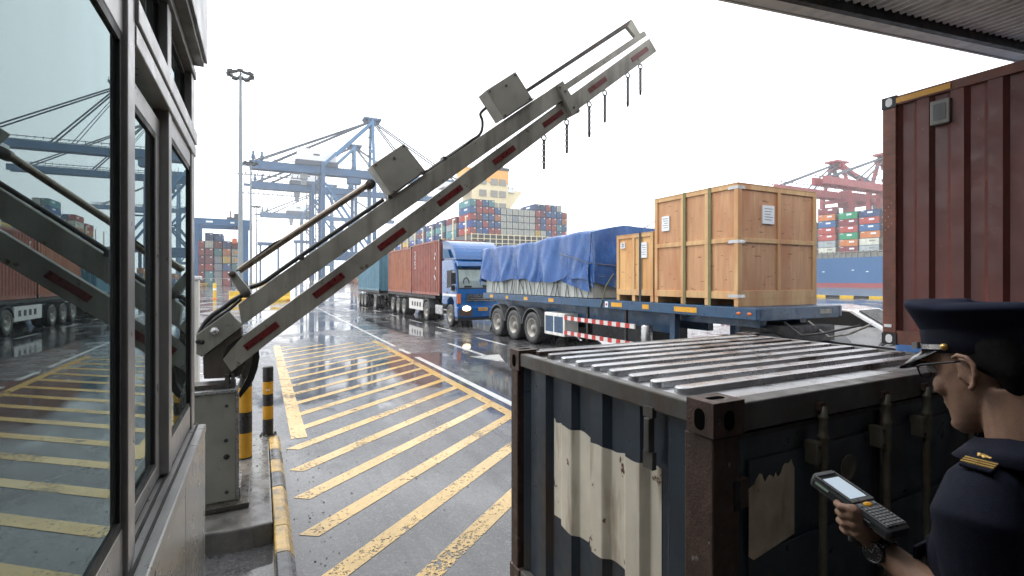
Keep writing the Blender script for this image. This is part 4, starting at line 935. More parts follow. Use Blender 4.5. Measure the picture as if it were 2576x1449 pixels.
    fender(t, x0, .6, yf+4.45, .58, M['grey_plastic'], 15, 165, .50); fender(t, x1-.6, .6, yf+4.45, .58, M['grey_plastic'], 15, 165, .50)
    m = MB(); m.box(x0+.65, x1-.65, yf+3.9, yf+5.1, .95, 1.24); m.build('fifth_wheel', M['chassis'], t)
    rebase(t, ((x0+x1)/2, yf+1, 0)); return t
tractor('truck_tractor', 'blue cab over truck with lit headlamps queuing behind the flatbed', LX-.02, 20.55, M['cabblue'])
tractor('truck_tractor', 'truck tractor pulling the flatbed, cab hidden behind the dark red container', 8.0, 1.80, M["cabblue"], lit=False, detail=False)
def skeletal(label, x0, y0, y1, axles, group='container chassis in the truck queue', panel=False):
    t = T('chassis_trailer', label, 'trailer', group=group); x1 = x0+2.44
    for x in (x0+.65, x1-.79):
        m = MB(); m.box(x, x+.14, y0, y1, .98, 1.25); m.build('main_beam', M['chassis'], t)
    m = MB(); y = y0+.2
    while y < y1: m.box(x0+.1, x1-.1, y, y+.1, 1.14, 1.31); y += 1.45
    m.build('cross_members', M['chassis'], t)
    m = MB(); m.box(x0+.02, x0+.10, y0, y1, 1.18, 1.315); m.build('side_member', M['chassis'], t)
    for y in axles: axle(t, x0, x1, y, .50, True)
    for x in (x0+.3, x1-.42):
        m = MB(); m.box(x, x+.12, y0+2.2, y0+2.34, .1, .98); m.build('landing_leg', M['chassis'], t)
    if panel:
        m = MB(); m.box(x0-.01, x0+.04, panel[0], panel[1], .48, 1.06); p_ = m.build('side_guard_panel', M['gwhite'], t)
        m = MB(); y = panel[0]+.35
        for i in range(4): m.box(x0-.014, x0-.0105, y, y+.26, .66, .90); y += (panel[1]-panel[0]-.7)/4
        m.build('panel_opening', M['black'], p_)
    rebase(t, ((x0+x1)/2, (y0+y1)/2, 0)); return t
skeletal('dark chassis trailer under the brown red and orange containers', LX, 23.6, 33.8, (29.6, 31.0, 32.4), panel=(25.6, 28.3))
skeletal('dark chassis trailer under the teal container at the end of the queue', LX-.35, 34.9, 43.2, (36.2, 40.0, 41.3, 42.6))
skeletal('dark chassis trailer under the dark red container at the right edge', 5.93, -9.4, 3.0, (-.2, 1.2, -1.6), group='container chassis in the truck queue')
# ---- parked silver car beyond the trailer nose
cr_ = T('parked_car', 'silver car glimpsed beyond the front of the flatbed trailer', 'car', (13.6, 7.6, 0), R_(8))
m = MB(); body = [(-2.2,.35),(-2.25,.62),(-2.1,.78),(-1.2,.92),(-.45,1.36),(.2,1.45),(1.0,1.42),(1.75,1.02),(2.15,.95),(2.2,.5),(2.1,.35),(1.75,.35),(1.6,.6),(1.3,.68),(1.0,.6),(.85,.35),(-.95,.35),(-1.1,.6),(-1.4,.68),(-1.7,.6),(-1.85,.35)]
m.prism(body, (-.86,0,0), (0,1,0), (0,0,1), (1,0,0), 0, 1.72); m.build('body', M['carwhite'], cr_, bevel=.07)
m = MB(); m.prismw([V((-.70,-1.16,.95)),V((.70,-1.16,.95)),V((.60,-.50,1.345)),V((-.60,-.50,1.345))], (0,-.012,.012)); m.build('windscreen', M['gasket'], cr_)
for s_ in (-1, 1):
    m = MB(); m.prismw([V((s_*.862,-.95,.98)),V((s_*.862,1.35,.98)),V((s_*.862,.95,1.33)),V((s_*.862,-.38,1.33))], (s_*.004,0,0)); m.build('side_window', M['gasket'], cr_)
    for y in (-1.4, 1.3): wheel(cr_, s_*.75, y, .32, .2, s_ > 0)
    m = MB(); m.box(s_*.55-.18,s_*.55+.18,-2.26,-2.2,.6,.72); m.build('headlight', M['silver'], cr_)
# ================================================================ harbour background
def crane(name, label, loc, rz, ms, ml, gauge=30, hb=66, apex=104, back=39, out=67, wy=9, house=True, group=None, boom_up=False):
    t = T(name, label, 'crane', group=group)
    G = gauge
    for x in (0, G):
        for y in (-wy, wy):
            m = MB(); m.bar((x, y, 2.5), (x, y*.92, hb+ (6 if x == 0 else 2)), 2.1, 2.1, (1,0,0)); m.build('leg', ms, t)
            m = MB()
            for dx in (-3.2,-1.1,1.1,3.2): m.lathe((x-.3+0, y+dx, .9), (1,0,0), [(.001,0),(.9,0),(.9,.6),(.001,.6)], 14)
            m.box(x-.8,x+.8,y-4.2,y+4.2,1.4,2.6); m.build('bogie', M['dgrey'], t)
    for y in (-wy, wy):
        m = MB(); m.bar((0,y,18), (G,y,18), 1.8, 2.2); m.build('portal_beam', ms, t)
        m = MB(); m.bar((1,y*.97,hb-6), (G-1,y,20), 1.2, 1.2); m.build('diagonal_brace', ml, t)
        m = MB(); m.bar((1,y,19), (G*.5,y*.97,38), .9, .9); m.bar((G*.45,y*.97,37), (G-.6,y*.97,37), .9, .9); m.build('brace', ms, t)
        m = MB(); m.bar((0,y*.92,hb+4.5), (G,y*.34,apex-2), 1.6, 1.6); m.build('rear_strut', ml, t)
        m = MB(); m.bar((G,y*.92,hb), (G,y*.30,apex), 1.5, 1.5); m.build('mast_leg', ml, t)
    for x in (0, G):
        for z in (18, hb-1): m = MB(); m.bar((x,-wy,z), (x,wy,z), 1.6, 2.0); m.build('cross_beam', ms, t)
    m = MB(); m.bar((G,-wy*.62,hb+18), (G,wy*.62,hb+18), .9, .9); m.build('mast_tie', ms, t)
    m = MB(); m.box(-back,G+1,-3.6,-1.9,hb,hb+4.6); m.box(-back,G+1,1.9,3.6,hb,hb+4.6)
    k = -back
    while k < G: m.box(k,k+.8,-1.9,1.9,hb+.6,hb+4.0); k += 7
    m.box(-back-5,-back,-1.0,1.0,hb+1.6,hb+3.2); m.build('girder', ms, t)
    m = MB(); m.box(G+1.2,G+out,-3.4,-2.0,hb,hb+3.6); m.box(G+1.2,G+out,2.0,3.4,hb,hb+3.6)
    k = G+4
    while k < G+out: m.box(k,k+.8,-2.0,2.0,hb+.6,hb+3.0); k += 7
    m.build('boom', ms, t)
    m = MB()
    for y in (-3.8, 3.8):
        m.tube([(-back,y,hb+5.9),(G+out-2,y,hb+5.2)], .2, 5)
        k = -back
        while k < G+out-2: m.tube([(k,y,hb+4.5),(k,y,hb+5.9)], .15, 4); k += 3.2
    m.build('handrail', M['cable'], t)
    m = MB()
    for y in (-2.2, 2.2):
        for xx, zz in ((-back+3, hb+4.8), (-back+12, hb+4.8)): m.tube([(G-1,y*.6,apex-1.5),(xx,y,zz)], .42, 6)
    m.build('backstay', M['cable'], t)
    m = MB()
    for y in (-2.2, 2.2):
        for xx in (out*.42, out*.86): m.tube([(G+1,y*.6,apex-1.2),(G+xx,y,hb+4)], .40, 6)
        m.tube([(G+1,y*.6,apex-4),(G+out*.30,y,hb+4)], .2, 5)
    m.build('forestay', M['cable'], t)
    m = MB(); m.box(G-5.5,G+5.5,-3.8,3.8,apex-.6,apex+.4); m.box(G-2.2,G+2.2,-3,3,apex-3.2,apex-.6)
    for q_ in (-5,-2.5,0,2.5,5): m.tube([(G+q_,-3.7,apex+.4),(G+q_,-3.7,apex+2.0)], .14, 4); m.lathe((G+q_*.8,1,apex-1.2), (0,1,0), [(.001,0),(1.3,0),(1.3,.5),(.001,.5)], 12)
    m.tube([(G,0,apex),(G,0,apex+5)], .16, 5); m.build('apex_platform', ms, t)
    if house:
        m = MB(); m.box(-back+25,-back+47,-4.2,4.2,hb+7.6,hb+14.4); h_ = m.build('machinery_house', M['white'], t)
        m = MB(); m.box(-back+34,-back+37.5,-4.26,-4.21,hb+10.6,hb+11.6); m.build('sign_plate', M['dgrey'], h_)
        m = MB(); m.box(-back+24,-back+48,-4.6,4.6,hb+4.7,hb+7.5); m.build('house_base', M['cable'], t)
    for xx in (-back+2, -back+6.5):
        m = MB(); m.bar((xx,0,hb+4.6),(xx,0,hb+10.5), 1.2, 1.2, (1,0,0)); m.box(xx-1.0,xx+1.0,-1,1,hb+6,hb+8); m.build('end_post', ms, t)
    m = MB(); m.box(-back-6,-back+28,-5.6,-4.9,hb-4.6,hb-4.1)
    k = -back-5
    while k < -back+27: m.tube([(k,-5.2,hb-4.1),(k+1.5,-5.2,hb+.2)], .1, 4); m.box(k,k+.5,-5.6,-4.9,hb-4.1,hb-3.0); k += 3
    m.build('festoon_walkway', M['cable'], t)
    m = MB(); m.box(-back+27,-back+31,-2,2,hb-3.5,hb-.2); m.box(-back+27.6,-back+30.4,-1.6,1.6,hb-7,hb-3.6); m.build('trolley_cab', M['pole'], t)
    m = MB(); m.box(G*.5,G*.5+8,-3,3,hb-4,hb-.3); m.box(G*.5+1,G*.5+3.5,-2.5,2.5,hb-7,hb-4); m.build('trolley', ms, t)
    # stair tower by the landside leg
    m = MB()
    for dx, dy in ((-4.2,-wy-1),(-2.0,-wy-1),(-4.2,-wy+1.4),(-2.0,-wy+1.4)): m.tube([(dx,dy,2),(dx,dy,hb)], .16, 4)
    z = 5; k = 0
    while z < hb-3:
        m.box(-4.3,-1.9,-wy-1.1,-wy+1.5,z-.1,z+.1); a, b_ = (-4.1,-2.1) if k % 2 else (-2.1,-4.1); m.bar((a,-wy-.6,z),(b_,-wy-.6,z+4.6), .7, .12); z += 4.6; k += 1
    m.build('stair_tower', M['cable'], t)
    m = MB()
    for y in (-2.5,-1.2): m.tube([(G-1.6,y,hb+5),(G-1.6,y*.6,apex-2)], .1, 4)
    z = hb+8
    while z < apex-5: m.box(G-2.6,G-.6,-3.2,-.4,z,z+.2); m.tube([(G-2.6,-3.2,z),(G-2.6,-3.2,z+1.4)], .08, 4); z += 6
    m.build('mast_ladder', M['cable'], t)
    t.location = loc; t.rotation_euler = (0, 0, rz); return t
def XY(px, Y):
    r = ray(px, HY); return r.x*(Y/r.y)
crane('quay_crane', 'nearest blue ship-to-shore crane with a white machinery house', (XY(809,323), 323, 0), 0, M['craneblue'], M['cranelight'], group='blue quay cranes')
crane('quay_crane', 'second blue ship-to-shore crane seen lower behind the nearest one', (XY(790,385)-1, 392, 0), 0, M['craneblue'], M['cranelight'], group='blue quay cranes')
crane('quay_crane', 'farthest small blue ship-to-shore crane low on the horizon beside the mast', (XY(760,560), 566, 0), 0, M['craneblue'], M['cranelight'], group='blue quay cranes')
# red cranes on the other quay, booms reaching back over the basin
crane('quay_crane', 'red ship-to-shore crane standing between the tall crate and the dark red container', (XY(2105,175)+28, 175, -.7), math.pi, M['cranered'], M['cranered'], gauge=28, hb=50, apex=72, back=44, out=60, house=False, group='red quay cranes')
crane('quay_crane', 'red ship-to-shore crane mostly hidden by the edge of the dark red container', (XY(2228,150)+28, 150, -.7), math.pi, M['cranered'], M['cranered'], gauge=28, hb=50, apex=71, back=44, out=60, house=False, group='red quay cranes')
crane('quay_crane', 'red ship-to-shore crane whose top peeks over the tall crate', (XY(1800,345)+28, 345, -.7), math.pi, M['cranered'], M['cranered'], gauge=28, hb=52, apex=81, back=40, out=52, house=False, group='red quay cranes')
crane('quay_crane', 'farthest red ship-to-shore crane with boom tip above the tarpaulin', (XY(1690,455)+28, 455, -.7), math.pi, M['cranered'], M['cranered'], gauge=28, hb=60, apex=88, back=40, out=52, house=False, group='red quay cranes')
# second quay under the red cranes
m = MB(); m.box(238, 700, 40, 1500, -6, -.7+.02); m.build('far_quay', M['concrete'], kind='structure', label='far quay beneath the red cranes', origin=False)
# ---- freight containers (far)
COL = {'blue':(.05,.13,.30),'red':(.42,.075,.06),'white':(.60,.60,.52),'navy':(.03,.06,.16),'teal':(.12,.32,.34),'orange':(.55,.19,.06),'yellow':(.68,.46,.09),'maroon':(.22,.04,.05),'green':(.03,.28,.14),'grey':(.36,.40,.42),'royal blue':(.04,.10,.36)}
CM = {k: pm('container_'+k.replace(' ', '_'), c, .5, 0, .2, .35, stain=tuple(x*.5 for x in c), sa=.5, ss=.8, st=(1,1,.3)) for k, c in COL.items()}
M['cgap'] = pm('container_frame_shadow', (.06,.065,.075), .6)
FC = {}; JR = random.Random(1)
def far_mesh(c, L):
    if (c, L) in FC: return FC[(c, L)]
    m = MB(); w_, h_ = 1.19, 2.54
    # end facing -Y: frame, recessed doors, bars
    f = .13; y0 = 0
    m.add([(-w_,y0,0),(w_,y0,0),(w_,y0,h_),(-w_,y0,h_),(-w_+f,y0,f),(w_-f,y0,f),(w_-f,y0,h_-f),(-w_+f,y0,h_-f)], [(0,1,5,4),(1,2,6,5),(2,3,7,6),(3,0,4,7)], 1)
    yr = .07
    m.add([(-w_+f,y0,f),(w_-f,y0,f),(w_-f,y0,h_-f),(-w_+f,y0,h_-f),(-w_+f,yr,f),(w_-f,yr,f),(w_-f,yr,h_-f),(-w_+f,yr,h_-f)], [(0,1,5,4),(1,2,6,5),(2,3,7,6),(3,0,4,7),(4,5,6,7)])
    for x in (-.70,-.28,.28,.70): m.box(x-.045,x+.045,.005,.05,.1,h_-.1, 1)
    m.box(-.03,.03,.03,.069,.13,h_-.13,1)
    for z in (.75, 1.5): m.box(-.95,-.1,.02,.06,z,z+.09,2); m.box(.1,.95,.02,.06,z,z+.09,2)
    m.add([(-w_,L,0),(w_,L,0),(w_,L,h_),(-w_,L,h_)], [(1,0,3,2)])
    m.add([(-w_,0,h_),(w_,0,h_),(w_,L,h_),(-w_,L,h_)], [(0,1,2,3)]); m.add([(-w_,0,0),(w_,0,0),(w_,L,0),(-w_,L,0)], [(3,2,1,0)])
    corr(m, (-w_,L,0), (0,-1,0), (-1,0,0), L, .0, h_, .6, .07); corr(m, (w_,0,0), (0,1,0), (1,0,0), L, .0, h_, .6, .07)
    for xx, s_ in ((-w_-.012,-1),(w_,1)):
        m.box(xx,xx+.012,0,.12,0,h_,1); m.box(xx,xx+.012,L-.12,L,0,h_,1); m.box(xx,xx+.012,.12,L-.12,h_-.10,h_,1)
    rr = random.Random(sum(map(ord, c)))
    if c not in ('white', 'grey', 'yellow'):
        for xx, s_ in ((-w_-.02,0),(w_+.008,0)):
            y_ = rr.uniform(1.0, L*.4); m.box(xx,xx+.012,y_,y_+L*.26,1.25,1.9,3); m.box(xx,xx+.012,L-1.6,L-.5,2.05,2.25,3)
        m.box(.32,.86,-.004,.004,1.95,2.25,3)
    else: m.box(-w_-.02,-w_-.008,L*.2,L*.5,1.3,1.8,2); m.box(.32,.86,-.004,.004,1.95,2.25,2)
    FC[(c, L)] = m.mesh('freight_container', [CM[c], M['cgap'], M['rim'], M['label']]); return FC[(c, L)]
def far_cont(c, L, loc, label, group, rz=0):
    o = bpy.data.objects.new('freight_container', far_mesh(c, L)); col.objects.link(o); JR.seed(label); o.location = (loc[0]+JR.uniform(-.03,.03), loc[1]+JR.uniform(-.14,.14), loc[2]); o.rotation_euler = (0,0,rz)
    return tag(o, label, 'container', group)
ORD = ['first','second','third','fourth','fifth','sixth','seventh','eighth','ninth','tenth','eleventh','twelfth','thirteenth','fourteenth','fifteenth','sixteenth','seventeenth']
TIER = ['bottom','second','third','fourth','fifth','sixth']
# ---- left ship, end bay facing us
ship = T('container_ship', 'large container ship with cream and orange bridge tower beyond the truck queue', 'ship')
SX0, SX1, SY = 69.6, 114.0, 172.0
def hull(t, poly, x_up, z0, z1, mat, name='hull'):
    m = MB(); n = len(poly); m.prism(poly, (0,0,0), (1,0,0), (0,1,0), (0,0,1), z0, z1); return m.build(name, mat, t)
hp = [(SX0,SY+4),(SX0+8,SY-10),(SX0+16,SY-18),(SX1-16,SY-18),(SX1-8,SY-10),(SX1,SY+4),(SX1,SY+190),(SX1-12,SY+226),((SX0+SX1)/2,SY+250),(SX0+12,SY+226),(SX0,SY+190)]
hull(ship, hp, 0, .6, 14.5, M['shipblue']); hull(ship, [(x+(.05 if x < 90 else -.05), y) for x, y in hp], 0, -4, .59, M['shipred'], 'boot_topping')
ZB = 19.4
m = MB()
for i in range(18):
    x = SX0+.4+i*2.53; m.box(x-.14, x+.14, SY-.7, SY-.4, 14.6, ZB+.2)
for z in (16.0, 17.6, ZB-.15): m.box(SX0, SX1, SY-.75, SY-.35, z-.12, z+.12)
m.build('lashing_bridge', M['cream'], ship)
m = MB(); m.box(SX0+.3, SX1-.3, SY+.3, SY+186, 14.52, ZB-.25); m.build('hatch_coaming', M['grey_plastic'], ship)
for k in range(12): m = MB(); m.box(SX0-.04,SX0+.28,SY+4+k*14,SY+5+k*14,14.6,ZB+7); m.build('side_lashing_frame', M['cream'], ship)
bt = MB(); bt.box(87.5, 106.2, 214, 226, 14.6, 48.2); bo = bt.build('bridge_tower', M['cream'], ship)
m = MB(); m.box(84.8, 106.4, 213.7, 226.3, 48.25, 54.2); m.build('orange_bridge_deck', M['buff'], ship)
m = MB(); m.box(74, 110.5, 215, 224, 44.4, 46.8); m.build('bridge_wing', M['white'], ship)
for zz in (35.6, 41.4, 47.0):
    for xx in (91.2, 97.0, 101.4): 
        m = MB(); m.box(xx, xx+3.6, 213.6, 213.68, zz, zz+3.0); m.build('window', M['rim'], bo)
m = MB(); m.box(93.0, 106.8, 213.5, 226.5, 54.25, 55.6); m.box(100, 104.6, 216, 220, 55.6, 59.4); m.tube([(102,218,58),(102,218,66)], .3, 6); m.tube([(99,218,62),(105,218,62)], .2, 5); m.build('radar_deck', M['dgrey'], ship)
m = MB(); m.prism([(106.3,34),(114.5,44.5),(114.5,45.6),(106.3,45.6)], (0,216,0), (1,0,0), (0,0,1), (0,1,0), 0, 6); m.build('wing_bracket', M['cream'], ship)
m = MB()
for k in range(6): m.tube([(107+k*2,214.8,46.2),(107+k*2,214.8,48.0)], .14, 4)
m.tube([(106.4,214.8,48.0),(117,214.8,48.0)], .14, 4); m.build('wing_rail', M['dgrey'], ship)
rebase(ship, ((SX0+SX1)/2, SY+100, 0))
rows = {0:'bottom',1:'second',2:'third',3:'fourth',4:'top'}
PAT = ['red white blue red red white white white white white white yellow white blue red blue red'.split(),
       'royal blue|blue|red|blue|blue|white|white|white|white|white|white|red|blue|red|red|teal|blue'.split('|'),
       'red|maroon|blue|blue|orange|white|white|grey|white|white|white|maroon|blue|red|red|blue|orange'.split('|'),
       'blue|red|red|red|blue|white|white|white|white|white|white|red|maroon|blue|blue|blue|red'.split('|')]
PAT[0][0] = 'red'; PAT[0][1] = 'blue'; PAT[0][2] = 'royal blue'
TOP = {0:'teal',1:'red',2:'blue',3:'teal',11:'navy',12:'navy',13:'red',14:'blue',15:'white'}
GS = "containers in the ship's front bay"
for r in range(4):
    for c in range(17):
        if r == 3 and c == 16: pass
        far_cont(PAT[r][c], 12.19, (SX0+1.5+c*2.53, SY+.5, ZB+r*2.62), f"{PAT[r][c]} container end in the ship's front bay, {rows[r]} tier, {ORD[c]} from the left", GS)
for c, k in TOP.items():
    far_cont(k, 12.19, (SX0+1.5+c*2.53, SY+.5 if c < 11 else SY+.7, ZB+4*2.62), f"{k} container end topping the ship's front bay, {ORD[c]} column from the left", GS)
# bays behind, only the outer column shows
BAY = [('blue red royal_blue blue white'.split(), 186.2, 0)]
random.seed(11)
cols_ = ['blue','red','navy','maroon','white','yellow','orange','teal','grey','royal blue']
for bi in range(8):
    yb = SY+15.2+bi*14.4; nt_ = (4,5,4,5,6,4,5,5)[bi]; z0 = ZB-(2.62 if bi % 2 == 0 else 5.24)*.9
    for r in range(nt_):
        c = 'yellow' if (bi, r) == (1, 1) else random.choice(cols_)
        far_cont(c, 12.19, (SX0+1.5-(0 if bi % 2 else 0), yb, z0+r*2.62), f"{c} container on the ship's side, {TIER[r]} tier, {ORD[bi]} bay behind the front stack", "containers along the ship's side")
        c2_ = random.choice(cols_)
        if r >= nt_-2: far_cont(c2_, 12.19, (SX0+4.03, yb, z0+r*2.62), f"{c2_} container one row inboard on the ship, {TIER[r]} tier, {ORD[bi]} bay behind the front", "containers along the ship's side")
# ---- right ship across the basin
s2 = T('container_ship', 'blue hulled container ship with red boot stripe seen past the tall crate', 'ship')
RX = 200
m = MB(); m.box(RX, RX+32, 40, 300, .9, 10.6); m.build('hull', M['shipblue'], s2)
m = MB(); m.box(RX-.05, RX+31.9, 40, 300, -4, .89); m.build('boot_topping', M['shipred'], s2)
m = MB()
k = 42
while k < 298: m.box(RX+.1,RX+.4,k,k+.35,10.62,13.2); m.box(RX+.15,RX+.3,k,k+2.2,11.9,12.05); k += 2.2
m.box(RX+.1,RX+.5,40,300,12.6,12.9); m.build('deck_rail', M['rim'], s2)
m = MB(); m.box(RX+.6,RX+31,42,298,10.62,12.3); m.build('hatch_coaming', M['rim'], s2)
m = MB()
for y, z in ((104,5.0),(109,5.6),(120,5.1),(98,5.4)): m.box(RX-.06,RX-.01,y,y+.9,z,z+.35)
m.build('draught_marks', M['label'], s2)
rebase(s2, (RX+16, 170, 0))
G2 = 'containers on the blue hulled ship'
RB = [(92.5,['maroon','white','red','navy','red']),(100.5,['grey','white','orange','blue','red','navy']),(108.0,['maroon','orange','green','red','maroon','green']),(116,['white','grey','red','red','blue','orange','maroon']),(124,['red','blue','maroon','white','teal']),(132,['green','red','navy','red']),(140,['red','maroon','blue','red','white']),(148,['navy','red','orange','red'])]
for bi, (yb, cl_) in enumerate(RB):
    for r, c in enumerate(cl_):
        L_ = 6.9
        far_cont(c, L_, (RX+1.6, yb, 12.4+r*2.62), f"{c} container on the blue hulled ship, {TIER[r] if r < 6 else 'topmost'} tier, {ORD[bi]} stack from the right", G2)
for bi, (yb, cl_) in enumerate(RB[:4]):
    far_cont('green', 6.9, (RX+4.2, yb, 12.4+5*2.62), f"green container set back behind the {ORD[bi]} stack from the right on the blue hulled ship", G2)
# ---- yard stack and gantry at left
YD = 198.0; yx0 = XY(480, YD)
YP = ['navy|maroon|teal|white|red|grey|navy','blue|red|teal|grey|red|teal|blue','blue|red|red|grey|blue|teal|red','navy|maroon|maroon|grey|yellow|white|grey','white|red|maroon|teal|orange|white|royal blue','teal|red|white|maroon|navy|maroon|navy','navy|red|navy|blue||navy|']
for r, line in enumerate(YP):
    for c, k in enumerate(line.split('|')):
        if k and not (r == 6 and c in (0, 1, 5)): far_cont(k, 12.19, (yx0+c*2.62, YD+1.3*(c % 2), r*2.6), f"{k} container end in the yard stack under the gantry, {(TIER+['top'])[r]} tier, {ORD[c]} column", 'containers in the yard stack')
lg = MB(); gx = yx0+5*2.62
for r in (3, 4): lg.ell((gx+.35, YD+1.3-.02, r*2.6+1.3), .55, .03, .5, 10, 6); lg.ell((gx-.45, YD+1.3-.02, r*2.6+1.2), .3, .03, .25, 8, 6, 1)
lg.build('container_emblem', [M['buff'], M['amber']], label='orange blot emblem on the white containers in the yard stack', cat='emblem')
gt = T('yard_gantry', 'dark blue rubber tyred gantry crane straddling the container stack at left', 'crane')
gx0, gx1, gy = XY(497, 192)-.6, XY(617, 192), 192
for x in (gx0, gx1):
    m = MB(); m.box(x-.75,x+.75,gy-.8,gy+.8,1.6,21.5); m.build('leg', M['craneblue'], gt)
    m = MB(); m.box(x-.75,x+.75,gy+12,gy+13.6,1.6,21.5); m.build('leg', M['craneblue'], gt)
    m = MB(); m.box(x-.6,x+.6,gy-2,gy+15,1.5,2.8); m.build('sill_beam', M['craneblue'], gt)
    for y in (gy-1, gy+1, gy+12, gy+14): wheel(gt, x, y, .8, .5)
for y in (gy-.9, gy+12.2):
    m = MB(); m.box(gx0-2,gx1+2,y,y+1.8,20.2,22.4); m.build('top_girder', M['craneblue'], gt)
m = MB(); m.box(gx0+3,gx0+5,gy-.95,gy-.91,21.0,21.6); m.build('sign_plate', M['label'], gt); m = MB(); m.box(gx0+10,gx0+11.2,gy-.95,gy-.91,21.0,21.5); m.build('sign_plate', M['label'], gt)
m = MB(); m.box(gx1-5.5,gx1-1.5,gy,gy+12,22.4,23.2); m.box(gx1-4.6,gx1-4.2,gy+1,gy+2,23.2,25.4); m.box(gx1-3.4,gx1-2,gy+1,gy+3,23.2,24.6); m.box(gx1-1.9,gx1-1.5,gy+1,gy+1.4,23.2,26); m.build('trolley', M['dgrey'], gt)
m = MB(); m.box(gx1-4,gx1-2.6,gy+2,gy+4,14.5,16.2); m.tube([(gx1-3.3,gy+3,16.2),(gx1-3.3,gy+3,20.2)], .08, 4); m.build('spreader', M['orange'], gt)
rebase(gt, ((gx0+gx1)/2, gy+6, 0))
# smaller far gantries, drawn as portal frames
for px0, px1, Y, h, lab in ((655,700,420,28,'distant blue gantry crane half hidden by the push rod'),(745,782,470,34,'distant blue gantry crane beside the blue crane leg'),(905,960,330,17,'distant blue gantry crane behind the brown red container')):
    a, b_ = XY(px0, Y), XY(px1, Y); t = T('yard_gantry', lab, 'crane', ((a+b_)/2, Y, 0)); w_ = (b_-a)/2
    for s_ in (-1, 1): m = MB(); m.box(s_*w_-.7,s_*w_+.7,-.7,.7,0,h); m.build('leg', M['craneblue'], t)
    m = MB(); m.box(-w_-2,w_+2,-1,1,h,h+2.6); m.build('top_girder', M['craneblue'], t)
# scattered yard containers far along the drive
SC = [(672,300,0,'blue'),(684,300,0,'grey'),(690,300,1,'blue'),(700,330,0,'navy'),(726,360,0,'grey'),(738,360,0,'white'),(846,285,0,'blue'),(858,285,0,'blue'),(870,285,0,'orange'),(882,285,0,'maroon'),(846,285,1,'orange'),(862,285,1,'royal blue'),(896,285,0,'orange'),(896,285,1,'yellow'),(905,285,0,'teal'),(905,285,2,'orange'),(905,285,1,'blue'),(930,250,0,'red'),(930,250,1,'blue'),(945,250,0,'teal'),(945,250,1,'orange'),(945,250,2,'blue'),(958,250,0,'maroon'),(958,250,1,'red'),(958,250,2,'orange')]
seen = {}
for px, Y, r, c in SC:
    far_cont(c, 12.19, (XY(px, Y), Y, r*2.6), f"{c} container on the far apron {'left' if px < 760 else 'right'} of the blue crane, {TIER[r]} tier, {ORD[sorted(set(q[0] for q in SC if (q[0] < 760) == (px < 760))).index(px)]} stack", 'scattered containers on the far apron')
# ---- light masts
for px, Y, h, lab in ((605,93,35.6,'tallest light mast with a ring of floodlights, nearest the booth'),(631,164,36,'thin light mast second in the row along the drive'),(645,268,37,'farthest thin light mast in the row along the drive')):
    t = T('light_mast', lab, 'light mast', (XY(px, Y), Y, 0), group='light masts along the drive')
    m = MB(); m.tube([(0,0,0),(0,0,h*.33),(0,0,h*.66),(0,0,h)], .3, 14, rs=[.42,.36,.29,.2]); m.build('pole', M['pole'], t)
    m = MB(); m.lathe((0,0,0), (0,0,1), [(.75,0),(.75,.5),(.45,.6)], 12); m.build('foot', M['concrete'], t)
    m = MB(); m.tube([V((math.cos(2*math.pi*i/20)*1.55, math.sin(2*math.pi*i/20)*1.55, h+.1)) for i in range(21)], .06, 5, caps=False)
    for k in range(4): a = math.pi/2*k+.3; m.tube([(0,0,h+.3),(math.cos(a)*1.6,math.sin(a)*1.6,h+.1)], .06, 5)
    m.tube([(0,0,h),(0,0,h+.9)], .1, 6); m.build('head_frame', M['dgrey'], t)
    for k in range(12):
        a = 2*math.pi*k/12; c = V((math.cos(a)*1.75, math.sin(a)*1.75, h+.05+.25*(k % 2))); d = V((math.cos(a), math.sin(a), -.35)).normalized(); s_ = V((-math.sin(a), math.cos(a), 0))
        m = MB(); m.obox(c, d, s_, d.cross(s_), .26, .42, .22); m.build('floodlight', M['dgrey'], t)
# ---- yellow rail, posts and barriers along the left of the drive
yr = T('guard_rail', 'yellow steel guard rail along the container yard at left', 'rail')
A, B_ = onZ(500, 722, 0), onZ(592, 712.5, 0)
m = MB(); m.bar((A.x,A.y,.95),(B_.x,B_.y,.95), .12, .28); m.bar((A.x,A.y,.45),(B_.x,B_.y,.45), .12, .2); m.build('rails', M['yellow'], yr)
for i in range(14):
    p = A.lerp(B_, (i+.5)/14); m = MB(); m.box(p.x-.08,p.x+.08,p.y-.08,p.y+.08,0,1.1); m.build('post', M['yellow'], yr)
rebase(yr, ((A.x+B_.x)/2, (A.y+B_.y)/2, 0))
def ypost(px, py, h, r, label, mt='yellow'):
    p = onZ(px, py, 0); t = T('marker_post', label, 'post', p)
    m = MB(); m.lathe((0,0,0), (0,0,1), [(r,0),(r,h*.93),(r*.8,h*.98),(.001,h)], 16); m.build('post', M[mt], t)
    m = MB(); m.lathe((0,0,0), (0,0,1), [(r*1.5,0),(r*1.5,.06),(r*1.01,.08)], 16); m.build('foot', M['orange'], t)
    m = MB(); m.lathe((0,0,0), (0,0,1), [(r*1.012,h*.55),(r*1.012,h*.66)], 16); m.build('white_band', M['label'], t)
ypost(540, 752, 1.75, .17, 'stout yellow marker post standing alone left of the barrier arm'); 
def jersey(px, py, L, rz, mt, label):
    p = onZ(px, py, 0); t = T('road_barrier', label, 'barrier', p, rz)
    m = MB(); m.prism([(-.3,0),(.3,0),(.28,.22),(.12,.5),(.10,.95),(-.10,.95),(-.12,.5),(-.28,.22)], (-L/2,0,0), (0,1,0), (0,0,1), (1,0,0), 0, L); m.build('body', M[mt], t, bevel=.03)
    m = MB(); m.box(-L/2+.05,-L/2+.35,-.33,.33,.05,.16); m.box(L/2-.35,L/2-.05,-.33,.33,.05,.16); m.build('feet', M['orange'], t)
